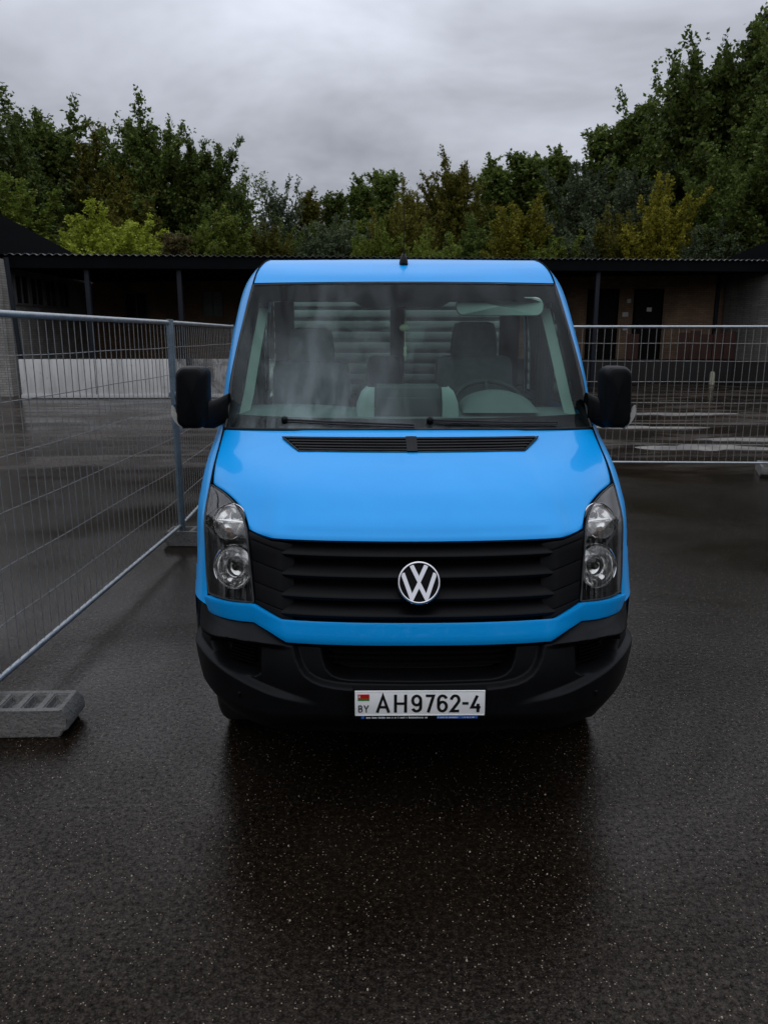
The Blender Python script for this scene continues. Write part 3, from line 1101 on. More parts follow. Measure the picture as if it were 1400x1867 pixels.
def paint():
    t = NT('blue_paint')
    p = t.pos(True)
    d = t.noise(t.scale(p, (1, 1, 1.6)), 2.2, 6, 0.65, 0.4)
    fl = t.noise(p, 900, 2)
    c = t.mix(t.rng(d, 0.35, 0.7, 0, 1), (0.0, 0.286, 0.720), (0.0, 0.312, 0.765))
    t.set(Base_Color=c, Roughness=0.42, Coat_Weight=0.38, Coat_Roughness=t.rng(d, 0.3, 0.7, 0.03, 0.08), Specular_IOR_Level=0.15)
    b = t.add('ShaderNodeBump'); b.inputs['Strength'].default_value = 0.03; b.inputs['Distance'].default_value = 0.02
    t.l.new(t.noise(p, 3.0, 2), b.inputs['Height']); t.l.new(b.outputs[0], t.bsdf.inputs['Normal'])
    return t.m


M_paint = paint()
M_plastic = simple('black_bumper_plastic', (0.0028, 0.0030, 0.0036), 0.48, var=0.25, vscale=5, bump=0.12, bscale=420, bdist=0.0008, spec=0.12)
M_grille = simple('grille_plastic', (0.0018, 0.0018, 0.0022), 0.42, var=0.15, vscale=6, bump=0.08, bscale=300, bdist=0.0006, spec=0.1)
M_black = simple('matt_black', (0.0025, 0.0025, 0.0025), 0.85, var=0.2, spec=0.1)
M_frit = simple('ceramic_black', (0.003, 0.003, 0.0035), 0.9, var=0.1, spec=0.02)
M_rubber = simple('black_rubber', (0.008, 0.008, 0.008), 0.6, var=0.2)
M_tyre = simple('tyre_rubber', (0.010, 0.010, 0.010), 0.75, var=0.3, bump=0.3, bscale=60)
M_steel = simple('wheel_steel', (0.20, 0.20, 0.20), 0.45, 0.5, var=0.2)
M_chrome = simple('chrome', (0.54, 0.54, 0.56), 0.08, 1.0, var=0.06, vscale=3)
M_chrome_s = simple('satin_chrome', (0.95, 0.94, 0.91), 0.12, 0.85, var=0.1, vscale=20)
M_screen = glass('windscreen_glass', (0.58, 0.77, 0.71), 0.0, 1.5, 0.20, painted_haze=True)
M_sidegl = glass('side_glass', (0.90, 0.96, 0.94), 0.0, 1.5, 1.2)
M_lens = glass('headlamp_lens', (0.97, 0.97, 0.96), 0.03, 1.5, 1.3)
M_clear = glass('clear_lens', (0.98, 0.98, 0.97), 0.04, 1.5, 1.4)
M_bezel = simple('headlamp_bezel', (0.009, 0.009, 0.0095), 0.4, var=0.1)
M_amber = simple('amber_bulb', (0.45, 0.16, 0.04), 0.25)
M_dash = simple('dash_plastic', (0.11, 0.125, 0.125), 0.7, var=0.15, bump=0.1, bscale=250, bdist=0.0008)
M_dash_l = simple('dash_trim_pale', (0.30, 0.33, 0.32), 0.6, var=0.1)
M_dark_in = simple('dark_interior', (0.035, 0.04, 0.042), 0.75, var=0.2)
M_seat = simple('seat_cloth', (0.06, 0.064, 0.068), 0.9, var=0.3, vscale=30, bump=0.2, bscale=300, bdist=0.001)
M_trim = simple('pale_trim', (0.33, 0.36, 0.33), 0.75, var=0.08)
M_board_g = simple('grey_panel', (0.34, 0.355, 0.35), 0.55, var=0.15, vscale=4)
M_plate = simple('plate_white', (0.90, 0.90, 0.88), 0.35, var=0.04, vscale=12)
M_ink = simple('plate_ink', (0.006, 0.006, 0.006), 0.4, var=0.1)
M_red = simple('flag_red', (0.50, 0.012, 0.012), 0.4, var=0.05)
M_green = simple('flag_green', (0.02, 0.22, 0.03), 0.4, var=0.05)
M_blue = simple('frame_blue', (0.03, 0.12, 0.42), 0.4, var=0.1)
M_pale = simple('frame_print', (0.55, 0.57, 0.6), 0.4, var=0.1)


def pchip(xs, ys):
    xs, ys = np.array(xs, float), np.array(ys, float)
    h = np.diff(xs); d = np.diff(ys) / h
    m = np.zeros_like(ys)
    m[0], m[-1] = d[0], d[-1]
    for i in range(1, len(xs) - 1):
        if d[i - 1] * d[i] > 0:
            w1, w2 = 2 * h[i] + h[i - 1], h[i] + 2 * h[i - 1]
            m[i] = (w1 + w2) / (w1 / d[i - 1] + w2 / d[i])

    def f(t):
        t = np.clip(np.asarray(t, float), xs[0], xs[-1])
        i = np.clip(np.searchsorted(xs, t) - 1, 0, len(xs) - 2)
        s = (t - xs[i]) / h[i]
        return ((1 + 2 * s) * (1 - s) ** 2 * ys[i] + s * (1 - s) ** 2 * h[i] * m[i] + s * s * (3 - 2 * s) * ys[i + 1] + s * s * (s - 1) * h[i] * m[i + 1])
    return f


def lin(xs, ys):
    return lambda t: np.interp(t, xs, ys)


# the van's own frame: x across, y back from the bumper, z up
profile = pchip([0.20, 0.30, 0.40, 0.50, 0.60, 0.78, 0.845, 0.95, 1.05, 1.148, 1.165, 1.185, 1.225, 1.30, 1.36, 1.42, 1.47, 1.50, 1.535, 1.75, 2.0, 2.237, 2.285, 2.33, 2.37, 2.40, 2.42],
                [0.14, 0.07, 0.03, 0.00, 0.001, 0.04, 0.075, 0.12, 0.16, 0.20, 0.215, 0.24, 0.30, 0.42, 0.57, 0.76, 0.92, 1.00, 1.06, 1.27, 1.53, 1.78, 1.85, 1.95, 2.07, 2.20, 2.42])
bow_a = lin([0.2, 0.78, 1.15, 1.30, 1.50, 2.24, 2.42], [0.12, 0.12, 0.13, 0.15, 0.12, 0.11, 0.05])
bow_b = lin([0.2, 0.78, 1.15, 1.30, 1.50, 2.24, 2.42], [0.26, 0.28, 0.22, 0.16, 0.05, 0.03, 0.0])


def F(x, z):
    u = np.abs(x) / 0.93
    return profile(z) + bow_a(z) * u ** 2 + bow_b(z) * u ** 6


def sstep(a, b, t):
    t = np.clip((np.asarray(t, float) - a) / (b - a), 0, 1)
    return t * t * (3 - 2 * t)


def shell(xz, off=0.0):
    """points on the front shell, moved outwards by off"""
    x, z = xz[..., 0], xz[..., 1]
    e = 0.004
    fx = (F(x + e, z) - F(x - e, z)) / (2 * e)
    fz = (F(x, z + e) - F(x, z - e)) / (2 * e)
    n = np.stack([fx, -np.ones_like(fx), fz], -1)
    n /= np.linalg.norm(n, axis=-1)[..., None]
    P = np.stack([x, F(x, z), z], -1)
    return P + n * (off if np.isscalar(off) else off[..., None])


def rolled(xz, off=0.0, roll=0.012, soft=0.002):
    """grid of shell points with softened, turned-in borders"""
    n, m = xz.shape[:2]
    O = np.full((n, m), off) if np.isscalar(off) else off.copy()
    O[0, :] -= soft; O[-1, :] -= soft; O[:, 0] -= soft; O[:, -1] -= soft
    xz2 = np.pad(xz, ((1, 1), (1, 1), (0, 0)), mode='edge')
    O2 = np.pad(O, 1, mode='edge')
    O2[0, :] -= roll; O2[-1, :] -= roll; O2[1:-1, 0] -= roll; O2[1:-1, -1] -= roll
    return shell(xz2, O2)


def resample(pts, n):
    pts = np.array(pts, float)
    d = np.r_[0, np.cumsum(np.linalg.norm(np.diff(pts, axis=0), axis=1))]
    t = np.linspace(0, d[-1], n)
    return np.stack([np.interp(t, d, pts[:, k]) for k in range(pts.shape[1])], -1)


def mir(P, s):
    if s > 0: return P
    P = np.array(P, float).copy(); P[..., 0] *= -1
    return P


def blend(a, b, n):
    """grid of n rows from curve a to curve b"""
    t = np.linspace(0, 1, n)[:, None, None]
    return a[None] * (1 - t) + b[None] * t


def vpart(P, name, mat, parent=VAN, s=1, smooth=40, flip=False):
    return MB().grid(mir(P, s), flip=(s < 0) != flip).build(name, mat, parent, smooth)


def spline2(pts, n):
    """smooth curve through 2-D points"""
    pts = np.array(pts, float)
    d = np.r_[0, np.cumsum(np.linalg.norm(np.diff(pts, axis=0), axis=1))]
    t = np.linspace(0, d[-1], n)
    return np.stack([pchip(d, pts[:, k])(t) for k in range(2)], -1)


# --- bonnet
fr = [(0, 1.151), (.30, 1.151), (.588, 1.149), (.699, 1.178)]
hl = [(.699, 1.178), (.714, 1.205), (.738, 1.233), (.783, 1.260), (.838, 1.281), (.914, 1.297)]
bot = np.concatenate([resample(fr, 40), spline2(hl, 22)[1:]])
top = np.stack([np.linspace(0, 1, len(bot)), np.zeros(len(bot))], -1)
d_ = np.r_[0, np.cumsum(np.linalg.norm(np.diff(bot, axis=0), axis=1))]; d_ /= d_[-1]
top[:, 0] = 0.934 * (bot[:, 0] / bot[-1, 0]); top[:, 1] = 1.497 - 0.012 * (top[:, 0] / .934) ** 2
half = blend(bot, top, 46)
# edge from the headlamp tip up to the cowl follows the wing line
sx = np.linspace(0, 1, 46)
wing_x = np.interp(half[:, -1, 1], [1.29, 1.35, 1.42, 1.49], [.914, .921, .928, .934])
for i in range(46):
    half[i, :, 0] *= 1 + (wing_x[i] / half[i, -1, 0] - 1) * (half[i, :, 0] / half[i, -1, 0]) ** 4
left = half[:, :0:-1].copy(); left[..., 0] *= -1
full = np.concatenate([left, half], 1)
ax = np.abs(full[..., 0]); az_ = full[..., 1]
offh = -0.016 * sstep(.572, .66, ax) * (1 - sstep(1.19, 1.40, az_)) + 0.006 * (1 - sstep(.40, .60, ax)) * sstep(1.16, 1.22, az_) * (1 - sstep(1.36, 1.46, az_))
offh = offh + 0.003 * sstep(1.178, 1.186, az_) * (1 - sstep(.52, .57, ax))
hood = vpart(rolled(full, offh, 0.02, 0.003), 'bonnet', M_paint)
# dark body shell behind the panel gaps
lx = np.linspace(-.93, .93, 80); lz = np.linspace(.80, 1.52, 50)
G_ = np.stack(np.meshgrid(lx, lz), -1)
vpart(shell(G_, -0.105), 'inner_shell', M_black)

# vent grille at the top of the bonnet
vb = np.stack([np.linspace(-.526, .526, 60), np.full(60, 1.4195)], -1)
vt = np.stack([np.linspace(-.618, .618, 60), 1.4655 - 0.002 * np.linspace(-1, 1, 60) ** 2], -1)
vent = vpart(rolled(blend(vb, vt, 4), 0.0055, 0.006, 0.001), 'vent_grille', M_black)
for k in range(5):
    f = 0.10 + 0.8 * k / 4
    row = vb * (1 - f) + vt * f
    row[:, 0] *= 0.985
    r2 = np.stack([row + [0, -.0022], row + [0, .0022]])
    vpart(rolled(r2, 0.0125, 0.008, 0.0), 'slat', M_grille, vent)
c_ = blend(np.array([[-.024, 1.4185], [0, 1.4185], [.024, 1.4185]]), np.array([[-.026, 1.4665], [0, 1.4665], [.026, 1.4665]]), 3)
vpart(rolled(c_, 0.0155, 0.012, 0.001), 'centre_bridge', M_grille, vent)
fr_loop = np.concatenate([vb, vt[::-1], vb[:1]])
MB().tube([tuple(p) for p in shell(fr_loop, 0.007)], 0.004, 6).build('vent_frame', M_rubber, vent, 60)

# --- windscreen
ws_side = np.array([(.934, 1.490), (.936, 1.58), (.934, 1.67), (.921, 1.86), (.897, 2.07), (.872, 2.232)])
ws_in = np.array([(.890, 1.552), (.880, 1.63), (.870, 1.70), (.857, 1.87), (.843, 2.04), (.832, 2.135)])
so_ = spline2(ws_side, 30); si_ = spline2(ws_in, 30)
s_rows = []
for i in range(30):
    xs_ = np.linspace(-so_[i, 0], so_[i, 0], 60)
    zc = np.interp(i / 29, [0, 1], [1.502, 2.236])
    s_rows.append(np.stack([xs_, zc + (so_[i, 1] - zc) * (xs_ / so_[i, 0]) ** 2], -1))
s_rows = np.array(s_rows)
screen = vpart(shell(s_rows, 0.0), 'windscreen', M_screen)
# black ceramic border just behind the glass, with the deeper band at the top
tb_x = np.linspace(-si_[-1, 0], si_[-1, 0], 61)
tb_z = 2.135 - 0.0 * tb_x - 0.042 * (1 - sstep(.20, .30, np.abs(tb_x + .02)))
tb_z += 0.012 * (1 - (tb_x / .83) ** 2)
inner_top = np.stack([tb_x, tb_z], -1)
outer_top = np.stack([np.linspace(-so_[-1, 0], so_[-1, 0], 61), s_rows[-1][0, 1] + 0.004 * (1 - np.linspace(-1, 1, 61) ** 2)], -1)
ib_x = np.linspace(-si_[0, 0], si_[0, 0], 61)
inner_bot = np.stack([ib_x, 1.549 + .008 * (ib_x / .89) ** 2], -1)
outer_bot = np.stack([np.linspace(-so_[0, 0], so_[0, 0], 61), 1.502 - .012 * np.linspace(-1, 1, 61) ** 2], -1)
vpart(shell(blend(inner_top, outer_top, 6), -0.006), 'top_border', M_frit, screen)
vpart(shell(blend(outer_bot, inner_bot, 6), -0.006), 'bottom_border', M_frit, screen)
for s in (1, -1):
    vpart(shell(blend(si_, so_, 5).transpose(1, 0, 2), -0.006), 'side_border', M_frit, screen, s)
loop = np.concatenate([s_rows[0], so_[1:-1], s_rows[-1][::-1], (so_ * [-1, 1])[-2:0:-1], s_rows[0][:1]])
MB().tube([tuple(p) for p in shell(loop, -0.002)], 0.0075, 6, caps=False).build('rubber_seal', M_rubber, screen, 60)

# --- wings, pillars and body sides
Ez = [.80, .865, .936, 1.08, 1.22, 1.289, 1.35, 1.42, 1.488, 1.67, 1.86, 2.07, 2.24, 2.30, 2.35, 2.385, 2.405]
ex = pchip(Ez, [.882, .894, .905, .917, .928, .926, .930, .936, .944, .945, .931, .906, .882, .873, .858, .840, .826])
ey_top = pchip([2.24, 2.30, 2.35, 2.385, 2.405], [float(F(.882, 2.24)), 1.985, 2.08, 2.19, 2.32])
Wz = pchip([.30, .50, .80, 1.0, 1.40, 1.5, 1.86, 2.10, 2.24, 2.30, 2.35, 2.385, 2.405], [.965, .980, .998, 1.004, 1.006, 1.006, 1.0, .982, .958, .932, .902, .863, .828])


def ey(z):
    return float(F(ex(z), z)) if z <= 2.24 else float(ey_top(z))


def zlow(y):
    if y < .60: return .822
    if y < 1.43: return .34 + math.sqrt(max(0.0001, .435 ** 2 - (min(y, 1.43) - 1.0) ** 2)) if abs(y - 1) < .43 else .42
    return .36


zr = np.concatenate([np.linspace(.822, 1.20, 16), np.linspace(1.2, 1.50, 12)[1:], np.linspace(1.50, 2.15, 18)[1:], np.linspace(2.15, 2.405, 16)[1:]])
dys = np.array([0, .006, .015, .03, .05, .075, .105, .14, .18, .225])
REAR = 3.42
cols_fix = np.array([.0, .06, .12, .18, .25, .32, .40, .48, .56, .64, .72, .80, .88, .96, 1.0])
SP = np.zeros((len(zr), len(dys) + len(cols_fix) - 1 + 8, 3))
for j, z in enumerate(zr):
    y0, x0 = ey(z), float(ex(z))
    D_l = 0.34 if z < 1.5 else 0.30
    ys = list(y0 + dys)
    y1 = ys[-1]
    ymid = 2.42
    ys += list(y1 + (ymid - y1) * cols_fix[1:] if y1 < ymid - .05 else np.linspace(y1, ymid + .1, len(cols_fix))[1:])
    ys += list(np.linspace(ys[-1], REAR, 9)[1:])
    W_ = float(Wz(z))
    for k, y in enumerate(ys):
        t = min(1, (y - y0) / D_l)
        x = x0 + (W_ - x0) * (1 - (1 - t) ** 2.6)
        zz = z
        if z < 1.20:
            zl_ = zlow(y)
            zz = zl_ + (1.20 - zl_) * (z - .822) / (1.20 - .822)
        SP[j, k] = (x, y, zz)
ncol = SP.shape[1]
jw = [j for j, z in enumerate(zr) if 1.53 < z < 2.13]
j0, j1 = jw[0], jw[-1]
k0, k1 = len(dys) + 1, len(dys) + len(cols_fix) - 3
k2, k3 = len(dys) + len(cols_fix), ncol - 2
for s in (1, -1):
    m = MB()
    P = mir(SP, s)
    n_, mm = P.shape[:2]
    m.v = [tuple(p) for p in P.reshape(-1, 3)]
    for i in range(n_ - 1):
        for j in range(mm - 1):
            if j0 <= i < j1 and (k0 <= j < k1 or k2 <= j < k3): continue
            q = (i * mm + j, i * mm + j + 1, (i + 1) * mm + j + 1, (i + 1) * mm + j)
            m.f.append(q if s > 0 else q[::-1])
    # turned-in front edge
    o_ = len(m.v)
    for i in range(n_):
        p = P[i, 0]; m.v.append((p[0] - s * .004, p[1] + .03, p[2]))
    for i in range(n_ - 1):
        q = (i * mm, (i + 1) * mm, o_ + i + 1, o_ + i)
        m.f.append(q if s > 0 else q[::-1])
    side = m.build('body_side', M_paint, VAN, 40)
    for (ka, kb) in ((k0, k1), (k2, k3)):
        g = P[j0:j1 + 1, ka:kb + 1].copy(); g[..., 0] -= s * .004
        MB().grid(g, flip=s < 0).build('side_window', M_sidegl, side, 40)
        lp = np.concatenate([g[0], g[:, -1], g[-1][::-1], g[::-1, 0]])
        MB().tube([tuple(p) for p in lp], .009, 6, caps=False).build('window_seal', M_rubber, side, 60)

# --- roof
Rr_ = np.array([(.872, float(F(.878, 2.24)) - .002, 2.245), (.866, 1.985, 2.302), (.851, 2.08, 2.353), (.834, 2.19, 2.389), (.820, 2.32, 2.408), (.818, 2.7, 2.414), (.818, REAR, 2.402)])
Cc_ = np.array([(0, 1.793, 2.246), (0, 1.853, 2.289), (0, 1.95, 2.333), (0, 2.08, 2.376), (0, 2.25, 2.407), (0, 2.7, 2.436), (0, REAR, 2.43)])
ti = np.linspace(0, 6, 50)
rr = np.stack([pchip(range(7), Rr_[:, k])(ti) for k in range(3)], -1)
cc = np.stack([pchip(range(7), Cc_[:, k])(ti) if k else np.zeros(50) for k in range(3)], -1)
ss = np.linspace(-1, 1, 61)
RP = np.zeros((50, 61, 3))
for i in range(50):
    RP[i, :, 0] = rr[i, 0] * ss
    RP[i, :, 1] = cc[i, 1] + (rr[i, 1] - cc[i, 1]) * ss ** 2
    RP[i, :, 2] = cc[i, 2] + (rr[i, 2] - cc[i, 2]) * np.abs(ss) ** 2.4
# shallow pressed ribs along the roof
rib = sum(np.exp(-((ss * .82 - c) / .018) ** 2) for c in (-.42, .42)) * -0.006
RP[:, :, 2] += rib[None] * sstep(2.2, 2.45, RP[:, :, 1])
low = RP[:1].copy(); low[..., 2] -= .012; low[..., 1] += .012
edge_l = RP.copy()
RP2 = np.concatenate([low, RP])
pad_l = RP2[:, :1].copy(); pad_l[..., 2] -= .03; pad_r = RP2[:, -1:].copy(); pad_r[..., 2] -= .03
roof = vpart(np.concatenate([pad_l, RP2, pad_r], 1), 'roof', M_paint)
HL = RP.copy(); HL[..., 2] -= .07; HL[..., 0] *= .99; HL[..., 1] += .04
vpart(HL[2:], 'headliner', M_trim, flip=True)

# black tubes painted in as gap shade beside bonnet and screen; dark roof seals
for s in (1, -1):
    zz_ = np.linspace(.86, 2.24, 60)
    MB().tube([(s * (float(ex(z)) - .0045), ey(z) + .003, z) for z in zz_], .0042, 6).build('shut_line_shade', M_black, VAN, 60)
    MB().tube([(s * (p[0] + .003), p[1], p[2] + .001) for p in rr], .005, 6).build('roof_seam', M_black, VAN, 60)

# aerial
Mb = Matrix.Translation((-.0, 2.03, 2.352)) @ Matrix.Rotation(R(-14), 4, 'X')
aer = MB()
prof = [(0.030, .0), (.0295, .012), (.026, .035), (.019, .055), (.012, .066), (.004, .070), (0, .0705)]
aer.lathe(prof, 16, Mb @ Matrix.Diagonal((0.9, 1.4, 1, 1)))
aer = aer.build('aerial', M_plastic, VAN, 50)
MB().tube([(0, 2.02, 2.41), (0, 2.035, 2.50), (0, 2.07, 2.74)], [.0055, .0028, .0020], 6).build('whip', M_plastic, aer)

# --- grille
gr_top = lambda x: np.interp(np.abs(x), [0, .588, .692], [1.144, 1.142, 1.170])
gr_bot = lambda x: np.interp(np.abs(x), [0, .537, .655], [.848, .847, .893])
gx = np.linspace(-.69, .69, 90)
gb = np.stack([gx, gr_bot(gx)], -1); gt = np.stack([gx, gr_top(gx)], -1)
grille = vpart(shell(blend(gb, gt, 14), -0.062), 'grille', M_black)
zs_l = [1.092, 1.015, .937, .872]
for z in zs_l:
    xx = np.linspace(-.545, .545, 60)
    prof = [(.058, .040), (.012, .010), (.003, .005), (.0, .0), (.004, -.012), (.020, -.016), (.060, -.010)]
    P = np.array([[(x, float(F(x, z)) + a_ + .004, z + b_) for x in xx] for a_, b_ in prof])
    vpart(P, 'slat', M_grille, grille, flip=True, smooth=30)
# side plates, split by the seams that carry the slat lines outwards and up
levels = [None, .885, .950, 1.027, 1.103, None]
for s in (1, -1):
    xi, n = .505, 14

    def seam(lv, lo_):
        x_o = np.interp(lv if lv else (.893 if lo_ else 1.171), [.893, 1.057, 1.171], [.655, .678, .692])
        xs_ = np.linspace(xi, x_o - .003, n)
        if lv is None: return np.stack([xs_, (gr_bot(xs_) + .004) if lo_ else (gr_top(xs_) - .004)], -1)
        return np.stack([xs_, lv + .034 * np.clip((xs_ - .54) / .14, 0, 1)], -1)
    for k in range(5):
        lo_c, hi_c = seam(levels[k], True), seam(levels[k + 1], False)
        lo_c = lo_c + [0, .0016]; hi_c = hi_c - [0, .0016]
        if k == 0: lo_c[:, 1] = np.minimum(lo_c[:, 1], hi_c[:, 1] - .004)
        g = blend(lo_c, hi_c, 7)
        taper = -0.034 * np.clip((.555 - g[..., 0]) / .05, 0, 1)
        vpart(rolled(g, taper + .001, .006, .0006), 'side_plate', M_grille, grille, s)
# emblem
tilt = math.atan2(.16 - .12, .10)
Me = Matrix.Translation((0.0, float(F(0, 1.004)) - .022, 1.004)) @ Matrix(((1, 0, 0, 0), (0, math.sin(tilt), -math.cos(tilt), 0), (0, math.cos(tilt), math.sin(tilt), 0), (0, 0, 0, 1)))
er = .0855
emb = MB().lathe([(0, -.03), (er * .99, -.03), (er * .97, .001), (0, .002)], 48, Me).build('emblem', M_grille, VAN, 40)
MB().lathe([(er * .855, .001), (er * .86, .008), (er * .885, .0125), (er * .93, .0135), (er * .98, .010), (er, .004), (er, -.004)], 64, Me).build('ring', M_chrome, emb, 60)


def beveled_stroke(pts, w, M, h):
    m = MB()
    m.stroke(pts, w, M, h * .6)
    M2 = M @ Matrix.Translation((0, 0, h * .6))
    m.stroke(pts, w * .72, M2, h * .4)
    return m


k = er
beveled_stroke([(-.335 * k, .79 * k), (0, .09 * k), (.335 * k, .79 * k)], .19 * k, Me @ Matrix.Translation((0, 0, .0025)), .0085).build('letter_v', M_chrome, emb, 20)
beveled_stroke([(-.745 * k, .44 * k), (-.335 * k, -.72 * k), (0, -.05 * k), (.335 * k, -.72 * k), (.745 * k, .44 * k)], .185 * k, Me @ Matrix.Translation((0, 0, .0025)), .0075).build('letter_w', M_chrome, emb, 20)

# --- painted band under the grille and lamps
bt = lambda x: np.interp(np.abs(x), [0, .537, .655, .70, .874], [.8505, .8495, .8945, .890, .866])
bb = lambda x: np.interp(np.abs(x), [0, .52, .593, .658, .79, .874], [.776, .773, .805, .828, .813, .802])
bx = np.unique(np.concatenate([np.linspace(-.874, .874, 121), [-.537, .537, -.655, .655, -.52, .52]]))
bg_ = blend(np.stack([bx, bb(bx)], -1), np.stack([bx, bt(bx)], -1), 10)
offb = 0.004 + 0.030 * np.linspace(0, 1, 10)[:, None] * np.ones(len(bx))[None] + 0.0025 * np.sin(np.linspace(0, 1, 10) * math.pi)[:, None] * np.ones(len(bx))[None]
vpart(rolled(bg_, offb, .05, .002), 'front_band', M_paint)

# --- bumper
plan_x = np.concatenate([np.linspace(0, .90, 250), .90 + (.93 - .90) * np.linspace(0, 1, 16)[1:]])
ztop_c = lambda x: np.interp(x, [0, .52, .593, .658, .79, .872, .90, .965], [.772, .769, .801, .824, .809, .800, .812, .818])
zbot_c = lambda x: np.interp(x, [0, .45, .65, .85, .97], [.385, .395, .415, .425, .445])
zl_c = lin([.50, .615, .734, .85, .94, .97], [.762, .766, .760, .735, .708, .700])
zs_c = lin([.36, .45, .55, .70, .85, .96], [.535, .560, .585, .622, .652, .675])
xin_o = lin([.600, .612, .624, .654, .712, .763, .80], [.0, .30, .381, .444, .478, .489, .50])
xin_i = lin([.630, .640, .650, .691, .77, .80], [.0, .285, .335, .374, .389, .39])
NR = 150
tr_ = np.linspace(0, 1, NR)
BP = []
extra = [(.945, .045), (.955, .095), (.961, .15), (.964, .20)]
for x in plan_x:
    zt, zb = float(ztop_c(x)), float(zbot_c(x))
    z = zb + (zt - zb) * tr_
    BP.append([(x, zz) for zz in z])
BP = np.array(BP)


def sdf(poly, x, z):
    """signed distance to a closed outline, positive inside"""
    d = np.full(x.shape, 9.0); ins = np.zeros(x.shape, bool)
    n = len(poly)
    for i in range(n):
        (ax_, az0), (bx_, bz0) = poly[i], poly[(i + 1) % n]
        ex_, ez_ = bx_ - ax_, bz0 - az0
        t = np.clip(((x - ax_) * ex_ + (z - az0) * ez_) / (ex_ * ex_ + ez_ * ez_ + 1e-12), 0, 1)
        d = np.minimum(d, np.hypot(x - ax_ - t * ex_, z - az0 - t * ez_))
        cr = (az0 > z) != (bz0 > z)
        xc = ax_ + (z - az0) * ex_ / (ez_ if abs(ez_) > 1e-12 else 1e-12)
        ins ^= cr & (x < xc)
    return np.where(ins, d, -d)


def both(h):
    return h + [(-x, z) for x, z in reversed(h) if x > 0]


INTAKE = both([(.0, .607), (.278, .609), (.33, .613), (.381, .622), (.415, .635), (.444, .654), (.462, .678), (.478, .712), (.491, .763), (.50, .86)])
INNER = both([(.0, .634), (.278, .636), (.315, .641), (.345, .653), (.366, .675), (.380, .71), (.389, .77), (.392, .86)])
FOG = [(.632, .742), (.700, .742), (.80, .728), (.858, .708), (.864, .690), (.848, .658), (.80, .638), (.72, .629), (.655, .630), (.634, .645)]


def bump_disp(x, z):
    zt = ztop_c(x)
    zl_ = zl_c(x)
    wl_ = sstep(.49, .62, x)
    led = np.where(z >= zl_, np.clip((zt - z) / np.maximum(zt - zl_, .004), 0, 1), 1 - sstep(0, .022, zl_ - z)) * .042 * wl_ * (1 - .85 * sstep(.78, .93, x))
    fog = sstep(-.010, .014, sdf(FOG, x, z)) * -.075
    sweep = (1 - sstep(zs_c(x) - .022, zs_c(x) + .004, z)) * sstep(.36, .60, x) * .030
    low_t = -(1 - sstep(.40, .50, z)) * .02
    a_in = sstep(-.010, .012, sdf(INTAKE, x, z)) * -.030
    b_in = sstep(-.006, .030, sdf(INNER, x, z)) * -.10
    under = -.012 * sstep(.62, .5, x) * sstep(zt - .012, zt, z)
    return led + fog + sweep + low_t + a_in + b_in + under


Bfront = shell(BP, bump_disp(BP[..., 0], BP[..., 1]))
# side return to the wheel arch
last = BP[-1]
ext = []
Ylast = Bfront[-1]
for i, (xe, dy) in enumerate(extra):
    row = []
    for q in range(NR):
        z = Ylast[q, 2]
        nar = np.interp(z, [.42, .55, .65, .8], [.955, .978, .995, 1.0])
        row.append((max(Ylast[q, 0] + (xe - .93) * .8, 0), Ylast[q, 1] + dy, z))
    ext.append(row)
BPs = np.concatenate([Bfront, np.array(ext)], 0)
narrow = np.interp(BPs[..., 2], [.42, .55, .66, .8], [.950, .977, .995, 1.0])
wx = sstep(.5, .9, BPs[..., 0])
BPs[..., 0] *= 1 + (narrow - 1) * wx
tuck = BPs[:, :1].copy(); tuck[..., 1] += .10; tuck[..., 2] -= .012; tuck[..., 0] *= .96
BPs = np.concatenate([tuck, BPs], 1)
topin = BPs[:, -1:].copy(); topin[..., 1] += .03
BPs = np.concatenate([BPs, topin], 1)
lf = BPs[:0:-1].copy(); lf[..., 0] *= -1
bumper = vpart(np.concatenate([lf, BPs], 0), 'bumper', M_plastic, flip=True, smooth=50)
# intake mesh bars and fog-lamp vents
for z in (.668, .692, .716, .740):
    w_ = float(xin_i(z)) - .012
    xx = np.linspace(-w_, w_, 30)
    P = np.array([[(x, float(F(x, z)) + .100 + a_, z + b_) for x in xx] for a_, b_ in ((.03, .004), (0, .004), (0, -.004), (.03, -.004))])
    vpart(P, 'intake_bar', M_black, bumper, flip=True)
for s in (1, -1):
    for k in range(6):
        z0 = .655 + k * .0135
        xx = np.linspace(.655, .775 - .004 * k, 12)
        P = np.array([[(x, float(F(x, z0)) + .050 + a_, z0 + b_ + .10 * (x - .655) * 0) for x in xx] for a_, b_ in ((.03, .003), (0, .0035), (0, -.0025), (.03, -.003))])
        vpart(P, 'vent_slat', M_grille, bumper, s, flip=True)
    q = shell(np.array([[.705, .545]]), .031)[0]
    Ms = Matrix.Translation((s * q[0] * .985, q[1] - .0, q[2])) @ Matrix.Rotation(R(90), 4, 'X') @ Matrix.Rotation(R(-s * 12), 4, 'Y')
    MB().lathe([(0, .004), (.010, .004), (.0115, .002), (.0115, -.004), (.0135, -.004), (.0135, -.010)], 18, Ms).build('parking_sensor', M_grille, bumper, 50)

# --- headlamps
I_c = np.array([(.661, .8985), (.684, 1.057), (.703, 1.168), (.715, 1.188), (.729, 1.208), (.755, 1.231), (.800, 1.256), (.852, 1.275), (.907, 1.2865)])
O_c = np.array([(.8835, .872), (.899, .936), (.9115, 1.08), (.9195, 1.22), (.9205, 1.283)])
Ii, Oo = spline2(I_c, 44), spline2(O_c, 44)
